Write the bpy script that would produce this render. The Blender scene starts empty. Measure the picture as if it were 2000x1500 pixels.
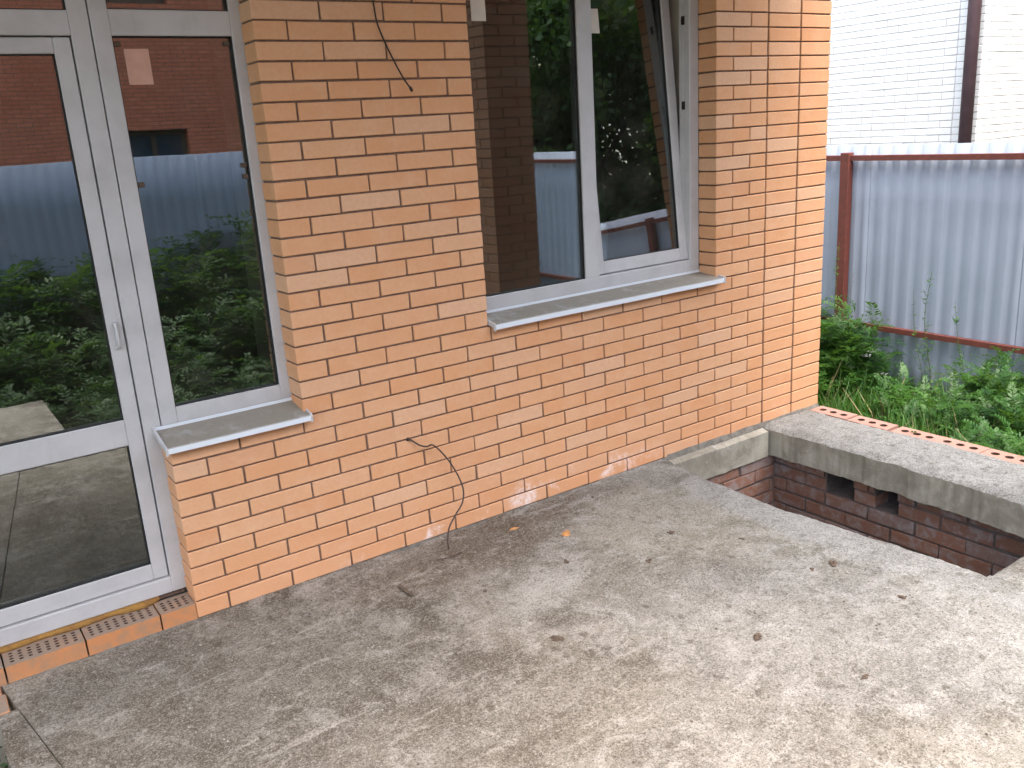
import bpy, bmesh, math, random
import numpy as np
from mathutils import Vector, Matrix, noise

random.seed(7); rng = np.random.default_rng(7)
S = bpy.context.scene
COL = S.collection

# ------------------------------------------------------------------ camera
cam_d = bpy.data.cameras.new('camera'); cam = bpy.data.objects.new('camera', cam_d)
COL.objects.link(cam)
cam_d.sensor_width = 36; cam_d.lens = 31.393
cam_d.clip_start = 0.05; cam_d.clip_end = 500
R_ = Vector((0.81697309, -0.57353511, -0.06010364))
U_ = Vector((0.20541054, 0.19203068, 0.95965136))
B_ = Vector((-0.53885201, -0.79635525, 0.27469406))
M = Matrix((R_, U_, B_)).transposed().to_4x4()
M.translation = Vector((-0.66706738, -3.20097683, 1.71116097))
cam.matrix_world = M
S.camera = cam

# ------------------------------------------------------------------ light
SUN_ELEV, SUN_AZ = math.radians(70), math.radians(185)     # azimuth clockwise from +Y
w = bpy.data.worlds.new('World'); S.world = w; w.use_nodes = True
nt = w.node_tree; nt.nodes.clear()
sky = nt.nodes.new('ShaderNodeTexSky'); sky.sky_type = 'NISHITA'; sky.sun_disc = False
sky.sun_elevation = SUN_ELEV; sky.sun_rotation = SUN_AZ
sky.air_density = 1.6; sky.dust_density = 5.0; sky.ozone_density = 1.0
hs = nt.nodes.new('ShaderNodeHueSaturation'); hs.inputs['Saturation'].default_value = 0.8
bg = nt.nodes.new('ShaderNodeBackground'); bg.inputs[1].default_value = 0.15
wo = nt.nodes.new('ShaderNodeOutputWorld')
nt.links.new(sky.outputs[0], hs.inputs['Color']); nt.links.new(hs.outputs[0], bg.inputs[0])
nt.links.new(bg.outputs[0], wo.inputs[0])
sun_d = bpy.data.lights.new('sun', 'SUN'); sun = bpy.data.objects.new('sun', sun_d); COL.objects.link(sun)
sun_d.energy = 0.5; sun_d.angle = math.radians(45); sun_d.color = (1.0, 0.96, 0.9)
sd = Vector((math.sin(SUN_AZ) * math.cos(SUN_ELEV), math.cos(SUN_AZ) * math.cos(SUN_ELEV), math.sin(SUN_ELEV)))
sun.rotation_euler = sd.to_track_quat('Z', 'Y').to_euler()
vs = S.view_settings
vs.view_transform = 'Standard'; vs.look = 'None'; vs.gamma = 1.0; vs.use_curve_mapping = False
vs.exposure = 2.55

# ------------------------------------------------------------------ node helpers
class NT:
    def __init__(s, name):
        s.m = bpy.data.materials.new(name); s.m.use_nodes = True
        s.t = s.m.node_tree; s.t.nodes.clear()
        s.out = s.t.nodes.new('ShaderNodeOutputMaterial')
    def n(s, typ, **kw):
        nd = s.t.nodes.new(typ)
        for k, v in kw.items():
            if k in nd.inputs.keys(): s.set(nd.inputs[k], v)
            else: setattr(nd, k, v)
        return nd
    def set(s, sock, v):
        if hasattr(v, 'node'): s.t.links.new(v, sock)
        else: sock.default_value = v
    def pos(s):
        return s.n('ShaderNodeNewGeometry').outputs['Position']
    def obj(s):
        return s.n('ShaderNodeTexCoord').outputs['Object']
    def noise(s, scale, detail=4, rough=0.55, vec=None, dist=0.0):
        nd = s.n('ShaderNodeTexNoise'); s.set(nd.inputs['Vector'], vec if vec is not None else s.pos())
        nd.inputs['Scale'].default_value = scale; nd.inputs['Detail'].default_value = detail
        nd.inputs['Roughness'].default_value = rough; nd.inputs['Distortion'].default_value = dist
        return nd.outputs['Fac']
    def vor(s, scale, feature='F1', vec=None):
        nd = s.n('ShaderNodeTexVoronoi'); nd.feature = feature
        s.set(nd.inputs['Vector'], vec if vec is not None else s.pos()); nd.inputs['Scale'].default_value = scale
        return nd
    def math(s, op, a, b=0.0, c=0.0, clamp=False):
        nd = s.n('ShaderNodeMath'); nd.operation = op; nd.use_clamp = clamp
        s.set(nd.inputs[0], a); s.set(nd.inputs[1], b); s.set(nd.inputs[2], c)
        return nd.outputs[0]
    def ramp(s, f, a, b, va=0.0, vb=1.0):
        nd = s.n('ShaderNodeMapRange'); nd.interpolation_type = 'SMOOTHSTEP'
        s.set(nd.inputs['Value'], f)
        nd.inputs['From Min'].default_value = a; nd.inputs['From Max'].default_value = b
        nd.inputs['To Min'].default_value = va; nd.inputs['To Max'].default_value = vb
        return nd.outputs['Result']
    def mix(s, f, a, b, blend='MIX'):
        nd = s.n('ShaderNodeMix'); nd.data_type = 'RGBA'; nd.blend_type = blend
        s.set(nd.inputs[0], f)
        s.set(nd.inputs[6], a if hasattr(a, 'node') else (*a, 1)); s.set(nd.inputs[7], b if hasattr(b, 'node') else (*b, 1))
        return nd.outputs[2]
    def bump(s, h, strength=0.5, dist=0.01, normal=None):
        nd = s.n('ShaderNodeBump'); s.set(nd.inputs['Height'], h)
        nd.inputs['Strength'].default_value = strength; nd.inputs['Distance'].default_value = dist
        if normal is not None: s.set(nd.inputs['Normal'], normal)
        return nd.outputs[0]
    def sep(s, v):
        nd = s.n('ShaderNodeSeparateXYZ'); s.set(nd.inputs[0], v); return nd.outputs
    def bsdf(s, col, rough=0.8, bump=None, spec=0.3, metal=0.0):
        nd = s.n('ShaderNodeBsdfPrincipled')
        s.set(nd.inputs['Base Color'], col if hasattr(col, 'node') else (*col, 1))
        s.set(nd.inputs['Roughness'], rough); nd.inputs['Specular IOR Level'].default_value = spec
        nd.inputs['Metallic'].default_value = metal
        if bump is not None: s.set(nd.inputs['Normal'], bump)
        s.t.links.new(nd.outputs[0], s.out.inputs[0]); return nd
    def rnd(s, mul=1.0, add=0.0):
        oi = s.n('ShaderNodeObjectInfo').outputs['Random']
        at = s.n('ShaderNodeAttribute'); at.attribute_name = 'rnd'
        v = s.math('ADD', oi, at.outputs['Fac'])
        return s.math('FRACT', s.math('MULTIPLY_ADD', v, mul, add))

def mat_facing_brick(name='facing_brick', dim=None):
    n = NT(name); p = n.pos()
    r1 = n.rnd(); r2 = n.rnd(7.31, 0.2); r3 = n.rnd(23.7, 0.5)
    base = n.mix(r1, (0.60, 0.300, 0.150), (0.62, 0.340, 0.190))
    base = n.mix(n.math('MULTIPLY', n.ramp(r2, 0.70, 1.0), 0.7), base, (0.62, 0.40, 0.27))
    base = n.mix(n.math('MULTIPLY', n.ramp(r3, 0.84, 1.0), 0.5), base, (0.56, 0.255, 0.12))
    cloud = n.noise(9, 5, 0.6)
    base = n.mix(n.ramp(cloud, 0.40, 0.75, 0, 0.45), base, (0.64, 0.40, 0.26))
    mott = n.noise(60, 5, 0.7)
    base = n.mix(n.ramp(mott, 0.3, 0.7, 0, 0.30), base, (0.49, 0.245, 0.125))
    speck = n.noise(420, 2, 0.5)
    base = n.mix(n.ramp(speck, 0.68, 0.78, 0, 0.5), base, (0.20, 0.10, 0.05))
    z = n.sep(p)[2]; x = n.sep(p)[0]; y = n.sep(p)[1]
    # rising damp: redder at the foot, white salt bloom here and there on the lowest courses
    low = n.ramp(z, 0.0, 0.30, 1, 0)
    base = n.mix(n.math('MULTIPLY', low, 0.45), base, (0.60, 0.29, 0.15))
    e = n.noise(5.5, 6, 0.65, dist=0.4)
    e2 = n.noise(45, 4, 0.6)
    zz = n.math('MULTIPLY', n.ramp(z, 0.03, 0.17, 1, 0), n.ramp(x, 0.5, 0.9, 0, 1))
    zz = n.math('MULTIPLY', zz, n.ramp(x, 2.0, 2.5, 1, 0.15))
    ef = n.math('MULTIPLY', n.math('MULTIPLY', n.ramp(e, 0.50, 0.66), n.ramp(e2, 0.3, 0.6)), zz)
    base = n.mix(n.math('MULTIPLY', ef, 0.75), base, (0.80, 0.72, 0.72))
    # mortar smears / dust
    d = n.noise(14, 6, 0.7, dist=1.0)
    base = n.mix(n.math('MULTIPLY', n.ramp(d, 0.62, 0.75), n.ramp(z, 0.0, 0.2, 0.5, 0.12)), base, (0.46, 0.36, 0.28))
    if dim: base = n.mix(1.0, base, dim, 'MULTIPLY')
    h = n.math('ADD', n.math('MULTIPLY', n.noise(230, 4, 0.6), 0.7), n.noise(40, 4, 0.6))
    n.bsdf(base, 0.85, n.bump(h, 0.35, 0.0018), 0.25)
    return n.m

def mat_simple(name, col, rough=0.7, var=0.25, scale=20, bstr=0.2, bdist=0.002, col2=None, spec=0.3, metal=0.0):
    n = NT(name)
    c2 = col2 or tuple(v * (1 - var) for v in col)
    f = n.noise(scale, 6, 0.62, dist=0.3)
    base = n.mix(n.ramp(f, 0.3, 0.7), col, c2)
    n.bsdf(base, rough, n.bump(n.noise(scale * 8, 4, 0.6), bstr, bdist), spec, metal)
    return n.m

def mat_pvc():
    n = NT('white_pvc'); p = n.pos(); z = n.sep(p)[2]
    f = n.noise(7, 5, 0.6)
    base = n.mix(n.ramp(f, 0.35, 0.75), (0.46, 0.452, 0.462), (0.40, 0.39, 0.395))
    dirt = n.noise(55, 6, 0.75, dist=0.6)
    low = n.ramp(z, 0.05, 0.45, 1.0, 0.10)
    base = n.mix(n.math('MULTIPLY', n.ramp(dirt, 0.62, 0.70), n.math('MULTIPLY', low, 0.5)), base, (0.22, 0.185, 0.15))
    st = n.noise(3.0, 4, 0.6, vec=n.n('ShaderNodeMapping', Vector=p, Scale=(14, 14, 1.2)).outputs[0])
    base = n.mix(n.ramp(st, 0.56, 0.80, 0, 0.30), base, (0.33, 0.295, 0.26))
    sp = n.noise(240, 2, 0.5)
    base = n.mix(n.ramp(sp, 0.74, 0.78, 0, 0.6), base, (0.25, 0.2, 0.16))
    n.bsdf(base, 0.38, n.bump(n.noise(30, 3), 0.05, 0.001), 0.4)
    return n.m

def mat_sill():
    n = NT('sill_sheet'); p = n.pos(); z = n.sep(p)[2]
    g = n.n('ShaderNodeNewGeometry'); nz = n.sep(g.outputs['Normal'])[2]
    up = n.ramp(nz, 0.6, 0.9)
    f = n.noise(30, 6, 0.75, dist=0.5); f2 = n.noise(7, 4, 0.6)
    dust = n.mix(f, (0.27, 0.245, 0.205), (0.19, 0.165, 0.135))
    cover = n.math('MULTIPLY', up, n.ramp(n.math('ADD', n.math('MULTIPLY', f, 0.5), f2), 0.35, 0.75, 0.62, 1.0))
    base = n.mix(cover, (0.62, 0.66, 0.71), dust)
    n.bsdf(base, n.math('MULTIPLY_ADD', cover, 0.4, 0.35), n.bump(f, 0.12, 0.001), 0.4)
    return n.m

def ellipse(n, x, y, cx, cy, rx, ry, ang=0.0, soft=0.6):
    c, s_ = math.cos(ang), math.sin(ang)
    dx = n.math('SUBTRACT', x, cx); dy = n.math('SUBTRACT', y, cy)
    u = n.math('ADD', n.math('MULTIPLY', dx, c / rx), n.math('MULTIPLY', dy, s_ / rx))
    v = n.math('ADD', n.math('MULTIPLY', dx, -s_ / ry), n.math('MULTIPLY', dy, c / ry))
    d = n.math('ADD', n.math('MULTIPLY', u, u), n.math('MULTIPLY', v, v))
    wob = n.noise(5.5, 5, 0.65, dist=0.5)
    d = n.math('ADD', d, n.math('MULTIPLY_ADD', wob, 2.2, -1.1))
    return n.ramp(d, 1.0 - soft, 1.0 + soft, 1, 0)

def mat_concrete():
    n = NT('rough_concrete'); p = n.pos(); x, y, z = n.sep(p)
    big = n.noise(1.7, 6, 0.6, dist=0.6); mid = n.noise(7, 7, 0.7, dist=0.4)
    fine = n.noise(60, 7, 0.85); gr = n.noise(170, 4, 0.85)
    base = n.mix(n.ramp(big, 0.38, 0.62), (0.20, 0.175, 0.14), (0.50, 0.465, 0.41))
    base = n.mix(n.ramp(mid, 0.46, 0.66, 0, 0.75), base, (0.74, 0.715, 0.68))
    base = n.mix(n.ramp(mid, 0.46, 0.30, 0, 0.6), base, (0.20, 0.17, 0.135))
    def patch(mask, col, amt, b):
        return n.mix(n.math('MULTIPLY', mask, amt), b, col)
    # worn and soiled areas of this slab
    base = patch(ellipse(n, x, y, -0.15, -0.65, 0.65, 0.65), (0.215, 0.192, 0.16), 0.62, base)      # greyer end by the door
    base = patch(ellipse(n, x, y, 0.45, -1.35, 0.6, 0.35, -0.5), (0.26, 0.23, 0.195), 0.55, base)
    base = patch(ellipse(n, x, y, 1.15, -0.20, 0.60, 0.20, 0.12), (0.22, 0.158, 0.105), 0.75, base)  # brown soil by the wall
    base = patch(ellipse(n, x, y, 1.75, -0.12, 0.30, 0.10, 0.0), (0.24, 0.185, 0.13), 0.6, base)
    base = patch(ellipse(n, x, y, 1.95, -0.55, 0.45, 0.40, 0.2), (0.66, 0.60, 0.49), 0.6, base)
    base = patch(ellipse(n, x, y, 1.55, -0.95, 0.35, 0.22, -0.4), (0.31, 0.275, 0.225), 0.5, base)
    base = patch(ellipse(n, x, y, 1.12, -0.68, 0.22, 0.12, 0.4), (0.78, 0.77, 0.75), 0.7, base)      # smooth pale screed spots
    base = patch(ellipse(n, x, y, 1.75, -1.55, 0.75, 0.45, -0.9), (0.60, 0.60, 0.62), 0.35, base)
    base = patch(ellipse(n, x, y, 1.05, -1.75, 0.50, 0.30, 0.3), (0.40, 0.385, 0.37), 0.5, base)
    base = patch(ellipse(n, x, y, 2.35, -1.10, 0.16, 0.85, 0.05), (0.66, 0.66, 0.67), 0.6, base)
    base = patch(ellipse(n, x, y, 3.42, -0.90, 0.30, 1.2, 0.0), (0.60, 0.60, 0.60), 0.60, base)
    sc1 = n.noise(3.6, 9, 0.78, dist=1.6)
    base = n.mix(n.math('MULTIPLY', n.ramp(sc1, 0.54, 0.62), n.ramp(x, 0.0, 1.6, 0.35, 0.50)), base, (0.84, 0.83, 0.81))
    base = n.mix(n.math('MULTIPLY', n.ramp(sc1, 0.44, 0.37), 0.45), base, (0.21, 0.185, 0.15))
    # trowel streaks
    mp = n.n('ShaderNodeMapping', Vector=p, Rotation=(0, 0, 0.35), Scale=(2.0, 13, 2)).outputs[0]
    stx = n.noise(1.6, 5, 0.6, vec=mp, dist=0.8)
    base = n.mix(n.ramp(stx, 0.56, 0.72, 0, 0.60), base, (0.78, 0.755, 0.71))
    base = n.mix(n.ramp(stx, 0.42, 0.28, 0, 0.35), base, (0.20, 0.175, 0.14))
    # grains, pits, crumbs
    g2_ = n.noise(105, 5, 0.85)
    blot = n.noise(17, 6, 0.8, dist=0.6)
    base = n.mix(n.ramp(blot, 0.53, 0.64, 0, 0.50), base, (0.15, 0.125, 0.10))
    base = n.mix(n.ramp(blot, 0.45, 0.36, 0, 0.40), base, (0.80, 0.78, 0.74))
    base = n.mix(n.ramp(g2_, 0.54, 0.62, 0, 0.65), base, (0.12, 0.10, 0.08))
    base = n.mix(n.ramp(g2_, 0.46, 0.38, 0, 0.50), base, (0.85, 0.83, 0.80))
    base = n.mix(n.ramp(fine, 0.54, 0.64, 0, 0.60), base, (0.15, 0.125, 0.10))
    base = n.mix(n.ramp(fine, 0.46, 0.36, 0, 0.50), base, (0.80, 0.78, 0.74))
    base = n.mix(n.ramp(gr, 0.53, 0.62, 0, 0.80), base, (0.085, 0.07, 0.058))
    base = n.mix(n.ramp(gr, 0.46, 0.36, 0, 0.65), base, (0.72, 0.70, 0.67))
    dv = n.n('ShaderNodeVectorMath'); dv.operation = 'MULTIPLY_ADD'
    nz3 = n.n('ShaderNodeTexNoise'); n.set(nz3.inputs['Vector'], p); nz3.inputs['Scale'].default_value = 45; nz3.inputs['Detail'].default_value = 4
    n.t.links.new(nz3.outputs['Color'], dv.inputs[0]); dv.inputs[1].default_value = (0.035, 0.035, 0.035); n.t.links.new(p, dv.inputs[2])
    v2 = n.vor(15, vec=dv.outputs[0]); c2_ = n.ramp(v2.outputs['Distance'], 0.10, 0.30, 1, 0)
    s2_ = n.ramp(n.sep(v2.outputs['Color'])[1], 0.60, 0.75)
    base = n.mix(n.math('MULTIPLY', n.math('MULTIPLY', c2_, s2_), 0.55), base, (0.155, 0.125, 0.098))
    v3 = n.vor(9, vec=dv.outputs[0]); c3_ = n.ramp(n.math('ADD', v3.outputs['Distance'], n.math('MULTIPLY', mid, 0.9)), 0.45, 0.9, 1, 0)
    s3_ = n.ramp(n.sep(v3.outputs['Color'])[2], 0.60, 0.75)
    base = n.mix(n.math('MULTIPLY', n.math('MULTIPLY', c3_, s3_), n.ramp(x, 0.2, 2.0, 0.12, 0.28)), base, (0.86, 0.85, 0.83))
    vv = n.vor(38); clod = n.ramp(vv.outputs['Distance'], 0.10, 0.22, 1, 0)
    sel = n.ramp(n.sep(vv.outputs['Color'])[0], 0.78, 0.86)
    base = n.mix(n.math('MULTIPLY', n.math('MULTIPLY', clod, sel), 0.7), base, (0.12, 0.09, 0.065))
    base = n.mix(1.0, base, n.mix(n.ramp(x, 0.6, 2.4), (0.515, 0.485, 0.450), (0.435, 0.442, 0.440)), 'MULTIPLY')
    h = n.math('ADD', n.math('MULTIPLY', fine, 0.5), n.math('MULTIPLY', gr, 0.35))
    h = n.math('ADD', h, mid)
    n.bsdf(base, 0.92, n.bump(h, 0.9, 0.010), 0.15)
    return n.m

def mat_cast_concrete():
    n = NT('cast_concrete_face'); p = n.pos(); x, y, z = n.sep(p)
    f = n.noise(6, 6, 0.65, dist=0.4); g = n.noise(70, 5, 0.75)
    base = n.mix(n.ramp(f, 0.35, 0.65), (0.33, 0.31, 0.26), (0.21, 0.19, 0.155))
    base = n.mix(n.ramp(g, 0.58, 0.70, 0, 0.5), base, (0.13, 0.115, 0.095))
    base = n.mix(n.ramp(n.noise(19, 4, 0.6), 0.60, 0.72, 0, 0.5), base, (0.42, 0.41, 0.39))
    h = n.math('ADD', g, f)
    n.bsdf(base, 0.9, n.bump(h, 0.6, 0.005), 0.15)
    return n.m

def mat_red_brick(name='cellar_brick'):
    n = NT(name); r1 = n.rnd(); r2 = n.rnd(5.7, 0.3)
    base = n.mix(r1, (0.25, 0.125, 0.085), (0.19, 0.098, 0.072))
    base = n.mix(n.math('MULTIPLY', n.ramp(r2, 0.7, 1.0), 0.6), base, (0.21, 0.165, 0.155))
    f = n.noise(16, 6, 0.7, dist=0.5)
    base = n.mix(n.ramp(f, 0.44, 0.66, 0, 0.70), base, (0.27, 0.24, 0.245))
    base = n.mix(n.ramp(n.noise(40, 5, 0.7), 0.58, 0.7, 0, 0.5), base, (0.12, 0.06, 0.045))
    n.bsdf(base, 0.9, n.bump(n.noise(90, 5, 0.7), 0.5, 0.003), 0.2)
    return n.m

def mat_glass():
    n = NT('window_glass')
    lw = n.n('ShaderNodeLayerWeight'); lw.inputs['Blend'].default_value = 0.35
    fac = n.ramp(lw.outputs['Fresnel'], 0.0, 1.0, 0.16, 1.0)
    g = n.n('ShaderNodeBsdfGlossy'); g.inputs['Roughness'].default_value = 0.0
    g.inputs['Color'].default_value = (0.92, 0.95, 0.96, 1)
    wv = n.noise(1.6, 2, 0.4)
    n.t.links.new(n.bump(wv, 0.10, 0.004), g.inputs['Normal'])
    t = n.n('ShaderNodeBsdfTransparent'); t.inputs['Color'].default_value = (0.74, 0.80, 0.77, 1)
    m = n.n('ShaderNodeMixShader'); n.set(m.inputs[0], fac)
    n.t.links.new(t.outputs[0], m.inputs[1]); n.t.links.new(g.outputs[0], m.inputs[2])
    # thin film of dust on the pane
    d = n.n('ShaderNodeBsdfDiffuse'); d.inputs['Color'].default_value = (0.36, 0.32, 0.27, 1)
    m2 = n.n('ShaderNodeMixShader'); n.set(m2.inputs[0], n.ramp(n.noise(4, 6, 0.7), 0.42, 0.75, 0.010, 0.055))
    n.t.links.new(m.outputs[0], m2.inputs[1]); n.t.links.new(d.outputs[0], m2.inputs[2])
    n.t.links.new(m2.outputs[0], n.out.inputs[0])
    return n.m

def mat_sheet():
    n = NT('grey_profiled_sheet'); p = n.pos(); z = n.sep(p)[2]
    f = n.noise(2.5, 5, 0.6); mp = n.n('ShaderNodeMapping', Vector=p, Scale=(30, 30, 0.6)).outputs[0]
    s1 = n.noise(1.5, 4, 0.6, vec=mp)
    base = n.mix(n.ramp(f, 0.3, 0.7), (0.305, 0.345, 0.435), (0.275, 0.312, 0.395))
    base = n.mix(n.ramp(s1, 0.5, 0.8, 0, 0.35), base, (0.21, 0.24, 0.31))
    base = n.mix(n.math('MULTIPLY', n.ramp(z, -0.55, 0.1, 0.6, 0), n.ramp(n.noise(8, 5, 0.7), 0.4, 0.7)), base, (0.15, 0.13, 0.11))
    n.bsdf(base, 0.5, n.bump(n.noise(3, 3), 0.2, 0.01), 0.35, 0.0)
    return n.m

def mat_leaf(name, c1, c2, c3):
    n = NT(name); at = n.n('ShaderNodeAttribute'); at.attribute_name = 'rnd'
    f = at.outputs['Fac']
    base = n.mix(n.ramp(f, 0.0, 0.6), c1, c2)
    base = n.mix(n.ramp(f, 0.6, 1.0), base, c3)
    base = n.mix(n.ramp(n.noise(3.0, 4, 0.6), 0.4, 0.65, 0, 0.5), base, c3)
    d = n.n('ShaderNodeBsdfDiffuse'); n.set(d.inputs[0], base)
    t = n.n('ShaderNodeBsdfTranslucent'); n.set(t.inputs[0], n.mix(0.5, base, (0.12, 0.22, 0.02)))
    g = n.n('ShaderNodeBsdfGlossy'); g.inputs['Roughness'].default_value = 0.5; g.inputs['Color'].default_value = (0.5, 0.5, 0.5, 1)
    m = n.n('ShaderNodeMixShader'); m.inputs[0].default_value = 0.35
    n.t.links.new(d.outputs[0], m.inputs[1]); n.t.links.new(t.outputs[0], m.inputs[2])
    m2 = n.n('ShaderNodeMixShader'); m2.inputs[0].default_value = 0.05
    n.t.links.new(m.outputs[0], m2.inputs[1]); n.t.links.new(g.outputs[0], m2.inputs[2])
    n.t.links.new(m2.outputs[0], n.out.inputs[0])
    return n.m

def mat_neighbour_brick():
    n = NT('red_brick_facade'); p = n.pos(); x, y, z = n.sep(p)
    cv = n.n('ShaderNodeCombineXYZ'); n.set(cv.inputs[0], n.math('ADD', x, y)); n.set(cv.inputs[1], z)
    b = n.n('ShaderNodeTexBrick'); n.set(b.inputs['Vector'], cv.outputs[0])
    b.inputs['Scale'].default_value = 1.0; b.inputs['Brick Width'].default_value = 0.26; b.inputs['Row Height'].default_value = 0.075
    b.inputs['Mortar Size'].default_value = 0.006; b.inputs['Color1'].default_value = (0.62, 0.20, 0.115, 1)
    b.inputs['Color2'].default_value = (0.52, 0.16, 0.09, 1); b.inputs['Mortar'].default_value = (0.16, 0.10, 0.08, 1)
    base = n.mix(n.ramp(n.noise(1.2, 5), 0.4, 0.7, 0, 0.4), b.outputs['Color'], (0.46, 0.14, 0.08))
    n.bsdf(base, 0.9, n.bump(b.outputs['Fac'], -0.3, 0.01), 0.2)
    return n.m

def mat_ground():
    n = NT('soil'); f = n.noise(3, 7, 0.65); g = n.noise(30, 6, 0.7)
    base = n.mix(n.ramp(f, 0.35, 0.65), (0.055, 0.05, 0.028), (0.035, 0.060, 0.016))
    base = n.mix(n.ramp(g, 0.55, 0.7, 0, 0.5), base, (0.10, 0.085, 0.055))
    n.bsdf(base, 0.95, n.bump(n.math('ADD', f, g), 0.8, 0.04), 0.1)
    return n.m

MB_ = mat_facing_brick(); M_COLB = mat_facing_brick('shade_dimmed_brick', (0.46, 0.45, 0.50))  # column: same facing brick, darkened to stand in for shade and weak reflection
M_MORTAR = mat_simple('dark_mortar', (0.20, 0.13, 0.098), 0.95, 0.35, 40, 0.6, 0.003)
M_PVC = mat_pvc(); M_SILL = mat_sill(); M_GLASS = mat_glass()
M_CONC = mat_concrete(); M_CAST = mat_cast_concrete(); M_RED = mat_red_brick(); M_SHEET = mat_sheet()
M_GASKET = mat_simple('black_gasket', (0.02, 0.02, 0.02), 0.6, 0.2, 30)
M_RUST = mat_simple('red_brown_paint', (0.155, 0.044, 0.032), 0.6, 0.3, 25, 0.15, 0.001, (0.115, 0.036, 0.028))
M_PIPE = mat_simple('brown_downpipe', (0.085, 0.050, 0.055), 0.5, 0.2, 12)
M_WHITEB = mat_simple('white_silicate_brick', (0.80, 0.79, 0.77), 0.85, 0.08, 30, 0.3, 0.002)
M_WMORT = mat_simple('grey_joint', (0.52, 0.49, 0.48), 0.95, 0.2, 30)
M_WIRE = mat_simple('dark_cable', (0.030, 0.024, 0.022), 0.5, 0.3, 60)
M_WIRE2 = mat_simple('brown_cable', (0.075, 0.050, 0.042), 0.6, 0.3, 60)
M_SOFFIT = mat_simple('beige_soffit_paint', (0.58, 0.42, 0.28), 0.9, 0.12, 3)
M_PAPER = mat_simple('paper_label', (0.72, 0.68, 0.60), 0.8, 0.1, 20)
M_FOAM = mat_simple('yellow_foam', (0.36, 0.19, 0.045), 0.9, 0.5, 30, 0.8, 0.01, (0.24, 0.12, 0.04))
M_HOLLOW = mat_simple('hollow_brick_clay', (0.36, 0.175, 0.13), 0.9, 0.3, 40, 0.5, 0.002, (0.30, 0.19, 0.155))
def mat_threshold():
    n = NT('soiled_threshold_brick'); g = n.n('ShaderNodeNewGeometry'); up = n.ramp(n.sep(g.outputs['Normal'])[2], 0.6, 0.9)
    f = n.noise(14, 6, 0.7, dist=0.4); f2 = n.noise(45, 5, 0.7)
    base = n.mix(n.ramp(f, 0.4, 0.65), (0.47, 0.20, 0.085), (0.34, 0.19, 0.11))
    dust = n.mix(f2, (0.27, 0.20, 0.15), (0.20, 0.15, 0.12))
    base = n.mix(n.math('MULTIPLY', up, n.ramp(f, 0.2, 0.6, 0.65, 1.0)), base, dust)
    n.bsdf(base, 0.9, n.bump(f2, 0.5, 0.003), 0.2); return n.m
M_THR = mat_threshold()
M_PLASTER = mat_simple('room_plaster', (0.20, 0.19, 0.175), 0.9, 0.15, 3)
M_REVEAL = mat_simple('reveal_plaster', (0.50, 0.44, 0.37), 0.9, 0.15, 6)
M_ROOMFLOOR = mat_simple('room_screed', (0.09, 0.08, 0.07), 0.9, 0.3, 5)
M_WOOD = mat_simple('weathered_wood', (0.13, 0.095, 0.07), 0.85, 0.4, 60)
M_CHIP = mat_simple('orange_brick_chip', (0.50, 0.24, 0.09), 0.9, 0.3, 60, 0.6, 0.003)
M_DIRT = mat_simple('dirt_clod', (0.135, 0.095, 0.070), 0.95, 0.5, 50, 0.9, 0.004)
M_HOLE = mat_simple('hole_inside', (0.105, 0.058, 0.042), 0.95, 0.4, 50, 0.9, 0.004)
M_CRUMB = mat_simple('grey_crumb', (0.34, 0.31, 0.27), 0.95, 0.6, 8, 0.5, 0.003, (0.16, 0.13, 0.105))
M_NEIGH = mat_neighbour_brick(); M_GROUND = mat_ground()
M_STEM = mat_simple('green_stem', (0.10, 0.14, 0.045), 0.8, 0.4, 30)
M_BARK = mat_simple('tree_bark', (0.07, 0.055, 0.04), 0.95, 0.4, 12, 0.8, 0.02)
M_PETAL = mat_simple('white_petals', (0.80, 0.80, 0.80), 0.8, 0.1, 60)
M_LEAF = mat_leaf('weed_leaf', (0.016, 0.058, 0.012), (0.040, 0.130, 0.020), (0.095, 0.215, 0.032))
M_TLEAF = mat_leaf('tree_leaf', (0.018, 0.050, 0.012), (0.035, 0.085, 0.018), (0.060, 0.120, 0.025))

# ------------------------------------------------------------------ mesh helpers
def link(name, me, mat=None, parent=None, loc=None):
    o = bpy.data.objects.new(name, me); COL.objects.link(o)
    if mat is not None and not me.materials: me.materials.append(mat)
    if parent is not None: o.parent = parent
    if loc is not None: o.location = loc
    return o
def mesh_np(name, V, F, mat=None, rnd=None, smooth=False):
    V = np.asarray(V, np.float32).reshape(-1, 3); F = np.asarray(F, np.int32); k = F.shape[1]
    me = bpy.data.meshes.new(name)
    me.vertices.add(len(V)); me.vertices.foreach_set('co', V.ravel())
    me.loops.add(F.size); me.loops.foreach_set('vertex_index', F.ravel())
    me.polygons.add(len(F)); me.polygons.foreach_set('loop_start', np.arange(0, F.size, k, dtype=np.int32))
    me.polygons.foreach_set('loop_total', np.full(len(F), k, np.int32))
    if smooth: me.polygons.foreach_set('use_smooth', np.ones(len(F), bool))
    if rnd is not None:
        a = me.attributes.new('rnd', 'FLOAT', 'FACE'); a.data.foreach_set('value', np.asarray(rnd, np.float32))
    me.update(calc_edges=True)
    if mat: me.materials.append(mat)
    return me
def bm_mesh(name, bm, mat=None, smooth=False):
    bmesh.ops.recalc_face_normals(bm, faces=bm.faces)
    me = bpy.data.meshes.new(name); bm.to_mesh(me); bm.free()
    if smooth:
        for p in me.polygons: p.use_smooth = True
    if mat: me.materials.append(mat)
    return me
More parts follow.
